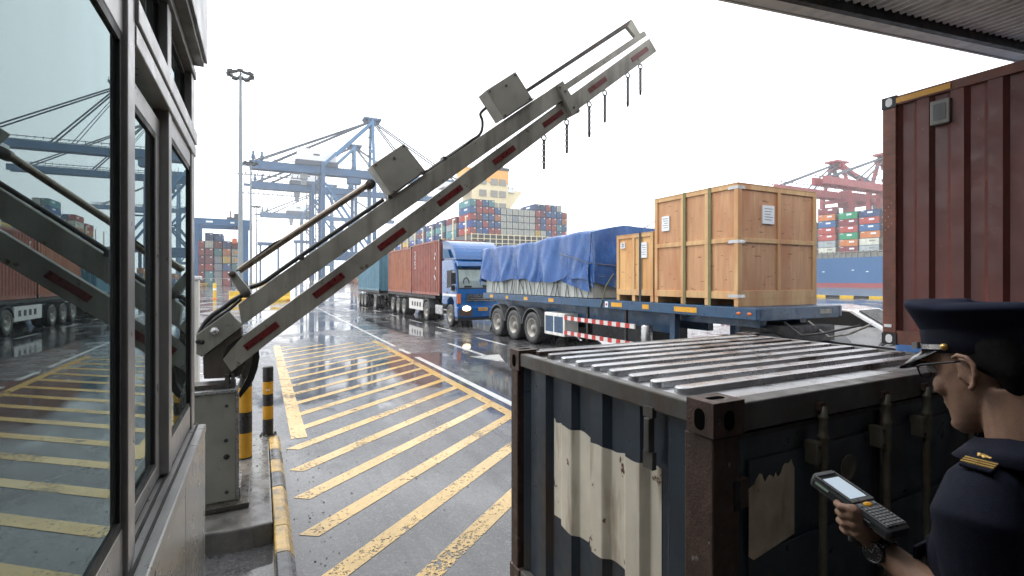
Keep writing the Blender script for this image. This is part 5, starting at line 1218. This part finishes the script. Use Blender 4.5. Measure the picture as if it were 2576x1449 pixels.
for a in ((598,757,1.5,.2,'yellow','yellow plastic road barrier just behind the push rod bracket'),(606,752,1.2,1.1,'orange','orange plastic road barrier just behind the push rod bracket'),(705,757,1.8,.1,'yellow','yellow road barrier seen just under the lower arm'),(650,719,4.5,.1,'yellow','long yellow road barrier far along the drive'),(662,714,4.0,.4,'orange','far orange road barrier along the drive'),(635,721,2.4,1.0,'yellow','short yellow road barrier far along the drive at the mast foot')): jersey(*a[:4], a[4], a[5])
# ---- quay edge kerb with yellow and black blocks
qk = MB(); y = 8; k = 0
while y < 420: qk.box(QX-.5, QX-.05, y, y+1.55, .002, .24, k % 2); y += 1.6; k += 1
qk.build('quay_kerb', [M['yellow'], M['bollardk']], kind='structure', label='yellow and black kerb along the quay edge', origin=False)
# ================================================================ the officer with the scanner
def remeshed(mb, name, mats, parent, vox, smooth=6, fac=.5, **k):
    me = mb.mesh(name+'_tmp', mats if isinstance(mats, (list, tuple)) else [mats]); o = bpy.data.objects.new(name+'_tmp', me); col.objects.link(o)
    r = o.modifiers.new('r', 'REMESH'); r.mode = 'VOXEL'; r.voxel_size = vox; r.use_smooth_shade = True
    s = o.modifiers.new('s', 'SMOOTH'); s.iterations = smooth; s.factor = fac
    dg = bpy.context.evaluated_depsgraph_get(); m2 = bpy.data.meshes.new_from_object(o.evaluated_get(dg)); m2.name = name
    bpy.data.objects.remove(o); bpy.data.meshes.remove(me)
    for p in m2.polygons: p.use_smooth = True
    m2.materials.clear()
    for mt in (mats if isinstance(mats, (list, tuple)) else [mats]): m2.materials.append(mt)
    q = bpy.data.objects.new(name, m2); col.objects.link(q); q.parent = parent
    return tag(q, **k)
def pxd(x, y, d): return atd(x, y, d)
man = T('person', 'officer in navy uniform and peaked cap, seen from behind his shoulder, pointing a handheld scanner', 'person')
# head frame: f = face direction, rt = his right, u = up of the bowed head
fdir = (RT*-.31+FW*.951).normalized(); rdir = fdir.cross(UP).normalized()
bf = (RT*-.46+FW*.888).normalized(); br_ = bf.cross(UP).normalized()
ear = pxd(2422, 940, 1.10); hc0 = ear+rdir*.074
tilt = R_(20); hf = (fdir*math.cos(tilt)-UP*math.sin(tilt)).normalized(); hu = (UP*math.cos(tilt)+fdir*math.sin(tilt)).normalized()
def H(r_, f_, u_): return hc0+rdir*r_+hf*f_+hu*u_
body = MB()
secs = [(-.128,.086,.050,.020),(-.118,.094,.030,.033),(-.103,.097,.005,.043),(-.085,.094,-.02,.051),(-.066,.092,-.035,.057),(-.048,.094,-.05,.061),(-.028,.092,-.066,.066),(-.005,.089,-.085,.069),(.018,.085,-.094,.071),(.035,.089,-.098,.072),(.052,.093,-.100,.073),(.072,.084,-.102,.073),(.095,.068,-.096,.068),(.118,.045,-.08,.056),(.135,.015,-.045,.036)]
rings = []
for u_, fr_, bk, hw in secs:
    c = (fr_+bk)/2; L_ = (fr_-bk)/2; ring = []
    for k in range(36):
        a = 2*math.pi*k/36; ca, sa = math.cos(a), math.sin(a); e = 2.3
        x = math.copysign(abs(ca)**(2/e), ca)*hw; y = math.copysign(abs(sa)**(2/e), sa)*L_
        if y > 0: x *= 1-.14*(y/L_)**2
        ring.append(H(x, c+y, u_))
    rings.append(ring)
body.loft(rings)
# nose, lips, brow, cheeks, chin
nb = [[H(-.008,.086,.030),H(.008,.086,.030),H(0,.099,.030)],[H(-.012,.086,.005),H(.012,.086,.005),H(0,.108,.003)],[H(-.017,.085,-.017),H(.017,.085,-.017),H(0,.115,-.018)],[H(-.017,.085,-.030),H(.017,.085,-.030),H(0,.113,-.031)]]
body.loft(nb); body.ell(H(0,.106,-.021), .011,.010,.010, 12, 8, ax=(rdir,hf,hu))
for s_ in (-1, 1):
    body.ell(H(s_*.012,.103,-.026), .008,.010,.007, 10, 6, ax=(rdir,hf,hu))
    body.ell(H(s_*.040,.068,-.018), .024,.018,.026, 12, 8, ax=(rdir,hf,hu)); body.ell(H(s_*.034,.086,.050), .026,.012,.008, 12, 8, ax=(rdir,hf,hu))
body.ell(H(0,.093,-.055), .021,.009,.006, 12, 8, ax=(rdir,hf,hu)); body.ell(H(0,.091,-.067), .019,.009,.007, 12, 8, ax=(rdir,hf,hu)); body.ell(H(0,.090,-.106), .022,.014,.016, 12, 8, ax=(rdir,hf,hu))
# ears: rim, lobe, plate
for s_ in (-1, 1):
    e0 = [(.004,.031),(-.010,.034),(-.023,.026),(-.028,.010),(-.024,-.008),(-.015,-.022),(-.004,-.031)]
    body.tube([H(s_*(.079+.014*(1 if 0 < i < 5 else .4)), f_*1.25-.002, u_*1.16) for i, (f_, u_) in enumerate(e0)], .0048, 8, rs=[.0045,.006,.0062,.006,.0056,.0056,.0072])
    body.tube([H(s_*.080, .002, .024), H(s_*.083, -.009, .018), H(s_*.083, -.013, .004), H(s_*.079, -.006, -.012)], .0038, 7)
    body.ell(H(s_*.078, -.012, .004), .007,.018,.031, 12, 8, ax=(rdir,hf,hu)); body.ell(H(s_*.078, .006, -.006), .006,.004,.008, 8, 6, ax=(rdir,hf,hu))
# neck
nk0 = H(0,-.035,-.06); nk1 = hc0-fdir*.075+bf*-.01-UP*.205
body.tube([nk0+hu*.02, nk0.lerp(nk1,.35), nk0.lerp(nk1,.7), nk1, nk1-UP*.08], .06, 20, rs=[.060,.062,.066,.074,.085])
# skeleton (camera frame): shoulders, elbows, wrists
shL = cam2w(.955, 1.02, 1.648); nkb = nk1; shR = shL+br_*.40+UP*.0
chest = (shL+shR)/2
elL = cam2w(.985, 1.005, 1.36); wrL = pxd(2212, 1376, 1.235)
hipc = V((chest.x, chest.y, 1.06))-bf*.05
foot_z = .20
def limb(mb, pts, rs, n=16): mb.tube(pts, .05, n, rs=rs)
limb(body, [shL-UP*.03, elL], [.052,.045]); 
mid = elL.lerp(wrL, .35)
limb(body, [elL-(wrL-elL).normalized()*.02, mid, elL.lerp(wrL,.7), wrL, wrL+(wrL-elL).normalized()*.02], [.043,.045,.036,.029,.028])
# torso core and legs (under the clothes)
limb(body, [chest-UP*.10, chest-UP*.2, hipc+UP*.1, hipc], [.10,.12,.12,.12])
elR = shR-UP*.30-bf*.02+br_*.03; wrR = elR-UP*.24+bf*.06
limb(body, [shR-UP*.03, elR], [.05,.045]); limb(body, [elR, elR.lerp(wrR,.4), wrR], [.043,.044,.029])
# ---- left hand gripping the pistol handle: back of the hand faces the camera
cam_to = (CAM-wrL).normalized()
kn = [(2143,1280),(2143,1293),(2146,1315),(2153,1338)]            # knuckle row
pip = [(2116,1275),(2120,1296),(2122,1318),(2129,1339)]           # middle joints on the left outline
dp = 1.235
kp = [pxd(x, y, dp-.012) for x, y in kn]; pp = [pxd(x, y, dp+.004+.002*i) for i, (x, y) in enumerate(pip)]
wl_ = wrL
# palm block
palm = [(wl_+(kp[0]-wl_)*t) for t in (0,.5,1)]
for i, k_ in enumerate(kp):
    body.tube([wl_+(kp[1]-wl_)*.04+(k_-kp[1])*.45, wl_.lerp(k_,.5)+FW*.002, k_, k_+(k_-wl_).normalized()*.006], .014, 12, rs=[.020,.0175,.0145,.011])
body.ell(pxd(2170,1316,1.243), .033,.020,.034, 14, 10, ax=(RT,FW,UP)); body.ell(pxd(2185,1338,1.246), .030,.021,.032, 14, 10, ax=(RT,FW,UP))
for i in range(4):
    r0 = (.0096,.0100,.0094,.0082)[i]; a = kp[i]; b_ = pp[i]
    c = b_+FW*.026+RT*.006-UP*.003; d_ = c+FW*.012+RT*.018-UP*.002
    body.tube([a, a.lerp(b_,.5), b_, b_.lerp(c,.5), c, d_, d_+(d_-c).normalized()*.008], r0, 12, rs=[r0*1.2,r0*1.02,r0*1.06,r0*.95,r0*.97,r0*.9,r0*.55])
# thumb leaves the side of the palm near its base and lies along the far side of the handle
t0 = pxd(2196,1322,1.25); t1 = pxd(2190,1290,1.268); t2 = pxd(2176,1276,1.29); t3 = pxd(2160,1268,1.305)
body.tube([t0, t1, t2, t3, t3+(t3-t2).normalized()*.006], .011, 12, rs=[.016,.0125,.0108,.0098,.006])
# right hand, closed loosely (hidden from here): palm, fingers, thumb
hd = (wrR-elR).normalized(); up2 = bf; sd2 = -br_
body.ell(wrR+hd*.05, .040,.014,.05, 12, 8, ax=(up2, sd2, hd))
for i in range(4):
    a = wrR+hd*(.09-.006*abs(i-1))+up2*(.03-.02*i); b_ = a+hd*.035+sd2*.006; c = b_+hd*.012+sd2*.024; d_ = c-hd*.012+sd2*.014
    body.tube([a,b_,c,d_], .009, 10, rs=[.0098,.0092,.0088,.0075])
body.tube([wrR+hd*.02+up2*.03, wrR+hd*.055+up2*.05+sd2*.01, wrR+hd*.085+up2*.05+sd2*.02], .011, 10, rs=[.015,.011,.009])
rdh, fdh = rdir, fdir; rdir, fdir = br_, bf
hipL, hipR = hipc-rdir*.09, hipc+rdir*.09
for hp_, s_ in ((hipL,-1),(hipR,1)):
    kn_ = V((hp_.x, hp_.y, .68))+fdir*.02+rdir*s_*.01; an_ = V((kn_.x, kn_.y, foot_z+.08))-fdir*.02+rdir*s_*.015
    limb(body, [hp_, kn_, an_], [.08,.055,.04])
remeshed(body, 'body', M['skin'], man, .0032, 9, .5)
# ---- clothing
sh = MB()
def ering(c, a, b_, A=rdir, B=fdir, n=32, e=2.4):
    out = []
    for k in range(n):
        t = 2*math.pi*k/n; ca, sa = math.cos(t), math.sin(t)
        out.append(c+A*math.copysign(abs(ca)**(2/e), ca)*a+B*math.copysign(abs(sa)**(2/e), sa)*b_)
    return out
ch = chest
def tz(z, off=0): return V((ch.x, ch.y, z))+fdir*off
sh.loft([ering(tz(1.02,-.03),.175,.135), ering(tz(1.15,-.025),.165,.125), ering(tz(1.30,.0),.178,.130), ering(tz(1.45,.012),.192,.128), ering(tz(1.56,.008),.196,.115), ering(tz(1.64,-.004),.182,.092), ering(tz(1.69,-.02),.150,.075), ering(tz(1.735,-.04),.10,.062), ering(tz(1.765,-.05),.085,.06)])
for s_, e_, nm in ((shL,elL,0),(shR,elR,1)):
    dv = (e_-s_).normalized(); inw = (rdir if nm == 0 else -rdir)
    sh.tube([s_+inw*.085+UP*.028, s_+inw*.035+UP*.012, s_+dv*.035-inw*.012, s_.lerp(e_,.45)-inw*.012, s_.lerp(e_,.80)-inw*.004, s_.lerp(e_,.86)], .07, 22, rs=[.058,.066,.075,.074,.071,.069])
    # cloth creases
    for k in range(5):
        q_ = s_.lerp(e_, .25+.13*k); pr_ = V((-dv.y, dv.x, 0)); w2 = dv.cross(inw)
        a0 = k*1.9; sh.tube([q_+(inw*math.cos(a0+t)+w2*math.sin(a0+t))*.073+dv*(.012*t) for t in (0,.5,1.0,1.5)], .006, 6, rs=[.002,.007,.007,.002])
for k, (dx, z0, z1) in enumerate(((-.11,1.50,1.36),(-.05,1.42,1.25),(.05,1.48,1.28),(.13,1.40,1.22))):
    sh.tube([tz(z0)+rdir*dx+fdir*.126, tz((z0+z1)/2)+rdir*(dx+.02)+fdir*.130, tz(z1)+rdir*(dx+.03)+fdir*.128], .006, 6, rs=[.002,.008,.002])
    sh.tube([tz(z0)+rdir*dx-fdir*.118, tz((z0+z1)/2)+rdir*(dx+.02)-fdir*.124, tz(z1)+rdir*(dx+.03)-fdir*.128], .006, 6, rs=[.002,.008,.002])
remeshed(sh, 'shirt', M['navy'], man, .006, 4, .5)
# collar
cl_ = MB(); cc = nk1+UP*.012; rr = []
for i in range(2):
    pass
nkc = nk0.lerp(nk1, .62)*1.0; nkc.z = 1.735
n_ = 40; inner = []; top = []; outer = []
for k in range(n_):
    a = 2*math.pi*(k+.5)/n_*.93+math.pi*.5+.11*math.pi; ca, sa = math.cos(a), math.sin(a)
    base = nkc+rdir*ca*.080+fdir*(sa*.080+.006)
    drop = .022*max(0, sa)
    inner.append(base-UP*.035); top.append(base*1.0+UP*(.034-drop)+(base-nkc)*-.05); outer.append(nkc+rdir*ca*.110+fdir*(sa*.110+.008)-UP*(.014+.02*max(0, sa)))
vs = inner+top+outer; fs = []
for k in range(n_-1): fs += [(k,k+1,n_+k+1,n_+k),(n_+k,n_+k+1,2*n_+k+1,2*n_+k)]
cl_.add(vs, fs, 0, True); co_ = cl_.build('collar', M['navy'], man); sm_ = co_.modifiers.new('th', 'SOLIDIFY'); sm_.thickness = .004
# trousers, belt, shoes
tr_ = MB(); tr_.loft([ering(tz(.90,-.04),.165,.125), ering(tz(1.03,-.03),.165,.125), ering(tz(1.06,-.03),.16,.12)])
for hp_, s_ in ((hipL,-1),(hipR,1)):
    kn_ = V((hp_.x, hp_.y, .68))+fdir*.02+rdir*s_*.01; an_ = V((kn_.x, kn_.y, foot_z+.06))-fdir*.02+rdir*s_*.015
    tr_.tube([hp_-UP*.02, hp_.lerp(kn_,.5), kn_, kn_.lerp(an_,.5), an_], .08, 18, rs=[.105,.095,.08,.074,.07])
    so_ = MB(); f0 = V((an_.x, an_.y, foot_z)); rings = []
    for t, w_, h_ in ((-.09,.02,.03),(-.08,.036,.07),(-.02,.042,.09),(.05,.044,.07),(.11,.048,.05),(.16,.040,.04),(.185,.015,.02)):
        c = f0+fdir*t; rings.append([c-rdir*w_, c-rdir*w_*.9+UP*h_*.7, c+UP*h_, c+rdir*w_*.9+UP*h_*.7, c+rdir*w_])
    so_.loft(rings); so_.build('shoe', M['patent'], man, sub=1)
remeshed(tr_, 'trousers', M['navy'], man, .009, 4)
bl = MB(); bl.loft([ering(tz(1.045,-.03),.172,.132), ering(tz(1.085,-.03),.172,.132)], 0, False); b2 = bl.build('belt', M['black'], man); b2.modifiers.new('th','SOLIDIFY').thickness = .006
# epaulettes with bars and emblem
for s_, sgn in ((shL,-1),(shR,1)):
    od = (rdir*sgn); a = s_-od*.095+UP*.092-fdir*.0; b_ = s_+od*.012+UP*.066; ax_ = (b_-a).normalized(); nrm = fdir.cross(ax_).normalized()
    if nrm.z < 0: nrm = -nrm
    m = MB(); m.obox((a+b_)/2, ax_, fdir, nrm, (b_-a).length/2, .027, .004); ep = m.build('epaulette', M['navy'], man, bevel=.003)
    for k in range(3):
        m = MB(); m.obox(b_-ax_*(.012+.0095*k)+nrm*.0052, ax_, fdir, nrm, .0028, .0262, .0012); m.build('gold_bar', M['gold'], ep)
    m = MB(); c = b_-ax_*.055+nrm*.005
    m.ell(c, .008,.011,.003, 14, 6, ax=(ax_,fdir,nrm))
    for k in range(7):
        an = 2*math.pi*k/7; m.ell(c+ax_*math.cos(an)*.008+fdir*math.sin(an)*.011, .0035,.0045,.003, 8, 6, ax=(ax_,fdir,nrm))
    m.build('emblem', M['gold'], ep)
    m = MB(); m.ell(a+ax_*.012+nrm*.004, .006,.006,.003, 12, 6, ax=(ax_,fdir,nrm)); m.build('button', M['silver'], ep)
# breast pocket flap with pen
pk = tz(1.46,.0)+fdir*.134-rdir*.09
m = MB(); m.obox(pk, rdir, UP, fdir, .055, .016, .004); m.build('pocket_flap', M['navy'], man, bevel=.003)
pn = pxd(2358, 1262, 1.17)
m = MB(); m.tube([pn-UP*.012-RT*.001, pn+UP*.012+RT*.004], .0032, 8); m.tube([pn-UP*.002, pn+UP*.014+RT*.005-FW*.003], .002, 6); m.build('pen', M['gold'], man)
rdir, fdir = rdh, fdh
# ---- hair under the cap
hr = MB(); rings = []
for u_, fr_, bk, hw in ((-.075,-.05,-.074,.040),(-.05,-.04,-.086,.056),(-.02,-.034,-.098,.069),(-.004,-.012,-.103,.0735),(.012,.014,-.107,.0762),(.026,.020,-.108,.0770),(.045,.025,-.109,.0775),(.062,.055,-.108,.078),(.085,.070,-.107,.078)):
    c = (fr_+bk)/2; L_ = (fr_-bk)/2; ring = []
    for k in range(32):
        a = 2*math.pi*k/32; ca, sa = math.cos(a), math.sin(a)
        ring.append(H(math.copysign(abs(ca)**.85, ca)*hw, c+math.copysign(abs(sa)**.85, sa)*L_, u_))
    rings.append(ring)
hr.loft(rings)
remeshed(hr, 'hair', M['hair'], man, .003, 3)
# ---- peaked cap (own frame, less tilted than the face)
ct_ = R_(7); cf = (fdir*math.cos(ct_)-UP*math.sin(ct_)).normalized(); cu = (UP*math.cos(ct_)+fdir*math.sin(ct_)).normalized()
cc0 = H(0,-.010,.058)
def CP(r_, f_, u_): return cc0+rdir*r_+cf*f_+cu*u_
cap = T('cap', None, None); cap.parent = man
def cring(a, b_, u_, lift=0, off=0, n=48):
    return [CP(math.cos(t)*a, off+math.sin(t)*b_, u_+lift*max(0, math.sin(t))-.3*lift*max(0, -math.sin(t))) for t in [2*math.pi*k/n for k in range(n)]]
bpy.data.objects.remove(cap)
crown = MB()
crown.loft([cring(.080,.108,.036,0), cring(.086,.114,.048,.005), cring(.100,.122,.064,.013), cring(.113,.128,.076,.020), cring(.117,.131,.083,.023), cring(.114,.128,.090,.024), cring(.098,.122,.096,.022), cring(.06,.08,.099,.015), cring(.01,.01,.099,.010)])
capo = crown.build('cap', M['capnavy'], man, sub=1)
bn_ = MB(); bn_.loft([cring(.0795,.107,-.014,0), cring(.0815,.1095,-.012,0), cring(.0820,.1095,.040,0), cring(.080,.107,.042,0)], 0, False); bn_.build('cap_band', M['navy'], capo)
pr = MB(); rings = []
for (q0, uu) in ((0,0),(1,1)):
    pass
NP = 28; inn = []; out = []; out2 = []; in2 = []
for k in range(NP+1):
    t = math.pi*(.13+.74*k/NP); c, s_ = math.cos(t), math.sin(t); ext = .064*(max(0, math.sin(math.pi*k/NP))**.6)
    inn.append(CP(c*.080, s_*.1075, -.006)); out.append(CP(c*(.082+ext*.25), s_*.108+ext*.95, -.010-ext*.72)); in2.append(CP(c*.080, s_*.1075, -.009)); out2.append(CP(c*(.082+ext*.25), s_*.108+ext*.95, -.013-ext*.72))
n_ = NP+1; vs = inn+out+out2+in2; fs = []
for k in range(NP):
    for a in range(4):
        b_ = (a+1) % 4; fs.append((a*n_+k, a*n_+k+1, b_*n_+k+1, b_*n_+k))
pr.add(vs, fs, 0, True); pr.build('peak', M['patent'], capo)
stp = MB(); ring = [CP(math.cos(t)*.0835, math.sin(t)*.111, .000) for t in [math.pi*(.06+.88*k/40) for k in range(41)]]
for a, b_ in zip(ring[:-1], ring[1:]): stp.bar(a, b_, .003, .011, cu)
stp.build('chin_strap', M['silver'], capo)
for t in (.06, .94):
    a = math.pi*t; m = MB(); m.ell(CP(math.cos(a)*.0845, math.sin(a)*.112, .0), .008,.008,.008, 14, 8); m.build('strap_button', M['gold'], capo)
m = MB(); m.obox(CP(-.045,.104,.002), rdir, cf, cu, .006, .006, .0075); m.build('strap_buckle', M['silver'], capo)
# ---- spectacles
gl = MB()
for s_ in (-1, 1):
    ctr = H(s_*.033, .105, .024); P = []
    for k in range(25):
        t = 2*math.pi*k/24; x = math.copysign(abs(math.cos(t))**.7, math.cos(t))*.026; z = math.copysign(abs(math.sin(t))**.7, math.sin(t))*.018
        P.append(ctr+rdir*x+hu*z-hf*(abs(s_*.033+x)**2*2.2))
    gl.tube(P, .0019, 6, caps=False); gl.tube(P[1:12], .0030, 6)
    gl.tube([H(s_*.060,.097,.034), H(s_*.079,.075,.034), H(s_*.081,.03,.030), H(s_*.081,-.008,.026), H(s_*.079,-.026,.008)], .0026, 7, rs=[.003,.003,.0026,.0024,.0024])
gl.tube([H(-.009,.104,.028), H(0,.109,.031), H(.009,.104,.028)], .0016, 6)
go_ = gl.build('spectacles', M['black'], man)
for s_ in (-1, 1):
    m = MB(); ctr = H(s_*.033, .1045, .024); P = [ctr+rdir*math.copysign(abs(math.cos(t))**.7, math.cos(t))*.0255+hu*math.copysign(abs(math.sin(t))**.7, math.sin(t))*.0175-hf*(abs(s_*.033+math.cos(t)*.025)**2*2.2) for t in [2*math.pi*k/24 for k in range(24)]]
    m.add(P, [tuple(range(24))]); m.build('lens', M['lens'], go_)
# eyes
for s_ in (-1, 1):
    m = MB(); m.ell(H(s_*.032,.080,.026), .012,.012,.012, 14, 10, ax=(rdir,hf,hu)); e_ = m.build('eye', M['white'], man)
    m = MB(); m.ell(H(s_*.032,.0905,.0235), .0055,.002,.0055, 12, 6, ax=(rdir,hf,hu)); m.build('iris', M['hair'], e_)
# ---- wrist watch
wd_ = (wrL-elL).normalized(); wc = wrL-wd_*.012; face_n = (-RT*.72-FW*.62+UP*-.05); face_n = (face_n-wd_*face_n.dot(wd_)).normalized(); wside = wd_.cross(face_n)
m = MB(); n_ = 28
for k in range(n_):
    t = 2*math.pi*k/n_; d_ = face_n*math.cos(t)+wside*math.sin(t); tn = wside*math.cos(t)-face_n*math.sin(t)
    if math.cos(t) > .80: continue
    m.obox(wc+d_*.0345, tn, wd_, d_, .0036, .0125, .0026)
wt_ = m.build('wrist_watch', M['steelw'], man, bevel=.0008)
m = MB(); m.lathe(wc+face_n*.030, face_n, [(.001,0),(.0245,0),(.025,.007),(.0235,.012),(.0205,.013),(.020,.010),(.001,.010)], 36); m.build('case', M['steelw'], wt_)
m = MB(); m.lathe(wc+face_n*.0392, face_n, [(.0195,.001),(.001,.0014)], 30); dl = m.build('dial', M['black'], wt_)
m = MB()
for k in range(12):
    t = 2*math.pi*k/12; d_ = wd_*math.cos(t)+wside*math.sin(t); m.obox(wc+face_n*.0418+d_*.0165, d_, face_n.cross(d_), face_n, .0018, .0006, .0003)
m.obox(wc+face_n*.042+wd_*.004, wd_, wside, face_n, .005, .0007, .0003); m.obox(wc+face_n*.042+wside*.005, wside, wd_, face_n, .006, .0006, .0003); m.build('hour_marks', M['silver'], wt_)
rebase(man, (chest.x, chest.y, foot_z))
# step the officer stands on
m = MB(); m.box(man.location.x-.55, man.location.x+2.0, man.location.y-1.6, man.location.y+.35, -.01, foot_z); m.build('inspection_step', M['concrete'], kind='structure', label='low concrete step', bevel=.01)
# ---- handheld scanner (held, so a thing of its own)
scn = T('barcode_scanner', 'black handheld scanner terminal with screen and keypad held by the officer', 'scanner')
# axes: l from front tip to tail, w across (away), n up
fe = pxd(2040, 1192, 1.34)                                          # near front top corner
l_ = (RT*.058-FW*.165+UP*-.0475); w_ = (RT*.082+FW*.027); l_.normalize(); w_ = (w_-l_*w_.dot(l_)).normalized(); n_ = w_.cross(l_).normalized()
if n_.z < 0: n_ = -n_
LL, WW = .212, .082
def SP(a, b_, c): return fe+l_*a+w_*b_+n_*c
def sbox(m, a0, a1, b0, b1, c0, c1, mi=0): return m.obox(SP((a0+a1)/2,(b0+b1)/2,(c0+c1)/2), l_, w_, n_, (a1-a0)/2, (b1-b0)/2, (c1-c0)/2, mi)
m = MB(); sbox(m, 0, .120, 0, WW, -.034, -.003); m.build('front_housing', M['scanbody'], scn, bevel=.009)
m = MB(); sbox(m, .100, LL, .004, WW-.004, -.036, -.006); m.build('keypad_housing', M['scanbody'], scn, bevel=.008)
m = MB(); sbox(m, .004, .118, .003, .0085, -.003, .0015); sbox(m, .004, .118, WW-.0085, WW-.003, -.003, .0015); sbox(m, .002, .014, .0086, WW-.0086, -.003, .0022); sbox(m, .108, .118, .0086, WW-.0086, -.003, .001); m.build('screen_bezel', M['scanedge'], scn, bevel=.0015)
m = MB(); sbox(m, .0145, .1075, .009, WW-.009, -.0035, -.0012); m.build('screen_surround', M['black'], scn)
m = MB(); sbox(m, .026, .104, .013, WW-.013, -.0012, -.0004); m.build('screen', M['screen'], scn)
m = MB(); sbox(m, .119, LL-.012, .007, WW-.007, -.006, -.0025); kp_ = m.build('keypad', M['scanedge'], scn, bevel=.001)
m = MB(); m.ell(SP(.128,.041,-.002), .0075,.0135,.0032, 16, 8, ax=(l_,w_,n_)); m.build('orange_button', M['amber'], kp_)
for q_ in (.014, .062):
    m = MB(); sbox(m, .124, .132, q_-.004, q_+.006, -.0025, -.0002); m.build('side_key', M['key'], kp_)
m = MB()
for i in range(7):
    for j in range(5): sbox(m, .140+i*.0085, .1455+i*.0085, .011+j*.0125, .0205+j*.0125, -.0025, -.0004)
m.build('keys', M['key'], kp_, kind='stuff')
m = MB(); sbox(m, .018, .056, -.0012, .0, -.017, -.011); m.build('label_strip', pm('pale_green_label', (.22,.32,.24), .5), scn)
m = MB(); sbox(m, .150, .166, .0025, .0038, -.020, -.018); m.build('maker_mark', M['key'], scn)
m = MB(); hs_ = SP(.092,WW*.62,-.034); m.tube([hs_+n_*.01, hs_-n_*.03+l_*.010, hs_-n_*.085+l_*.030], .017, 16, rs=[.020,.0165,.0175]); m.build('pistol_grip', M['scanbody'], scn)
m = MB(); sbox(m, -.004, .002, .012, WW-.012, -.028, -.008); m.build('scan_window', M['black'], scn)
m = MB(); m.tube([SP(LL-.02,WW-.01,-.036), SP(LL-.03,WW*.8,-.10), hs_-n_*.10+l_*.03+w_*.01, hs_-n_*.085+l_*.03], .004, 8); m.build('wrist_strap', M['black'], scn)
rebase(scn, tuple(SP(LL/2, WW/2, -.036)))
# ================================================================ air, sky, sun, camera
hz = MB(); hz.box(-420, 640, -130, 760, -8, 118)
def haze_mat():
    m = bpy.data.materials.new('sea_haze'); m.use_nodes = True; nt = m.node_tree; nt.nodes.remove(nt.nodes['Principled BSDF'])
    v = nn(nt, 'ShaderNodeVolumePrincipled'); v.inputs['Color'].default_value = (.97,.985,1,1); v.inputs['Density'].default_value = HAZE
    nt.links.new(v.outputs[0], nt.nodes['Material Output'].inputs['Volume']); return m
HAZE = .00042
hz.build('haze', haze_mat(), kind='stuff', label='thin rain haze over the harbour', origin=False)
wd = bpy.data.worlds.new('World'); sc = bpy.context.scene; sc.world = wd; wd.use_nodes = True; nt = wd.node_tree
bg = nt.nodes['Background']; sky = nn(nt, 'ShaderNodeTexSky', sky_type='NISHITA'); sky.sun_disc = False
SUN_EL, SUN_AZ = R_(55), R_(-40)        # azimuth from +Y towards +X
sky.sun_elevation = SUN_EL; sky.sun_rotation = SUN_AZ; sky.dust_density = 6; sky.air_density = 1
hs = nn(nt, 'ShaderNodeHueSaturation'); hs.inputs['Saturation'].default_value = .25; nt.links.new(sky.outputs[0], hs.inputs['Color'])
cl = mixc(nt, .8, hs.outputs[0], (22.0, 22.5, 23.2)); nt.links.new(cl, bg.inputs[0]); bg.inputs[1].default_value = .12
sl_ = bpy.data.lights.new('sun', 'SUN'); sl_.energy = 1.5; sl_.angle = R_(20); sl_.color = (1,.97,.93)
so = bpy.data.objects.new('sun', sl_); col.objects.link(so)
sd = V((math.sin(SUN_AZ)*math.cos(SUN_EL), math.cos(SUN_AZ)*math.cos(SUN_EL), math.sin(SUN_EL)))
so.rotation_euler = (-sd).to_track_quat('-Z', 'Y').to_euler(); so.location = (0, 0, 60)
cam = bpy.data.cameras.new('camera'); co = bpy.data.objects.new('camera', cam); col.objects.link(co); sc.camera = co
co.location = CAM; co.rotation_euler = (math.pi/2, 0, -TH); cam.sensor_width = 36; cam.lens = F_/2576*36; cam.shift_y = -(724.5-HY)/2576
cam.clip_start = .05; cam.clip_end = 9000
sc.view_settings.view_transform = 'Standard'; sc.view_settings.look = 'None'; sc.view_settings.exposure = 0; sc.view_settings.gamma = 1
sc.render.engine = 'CYCLES'; sc.cycles.use_denoising = True
try: sc.cycles.denoiser = 'OPENIMAGEDENOISE'
except Exception: pass
sc.cycles.max_bounces = 8; sc.cycles.transparent_max_bounces = 12; sc.cycles.volume_bounces = 2
sc.cycles.sample_clamp_indirect = 8
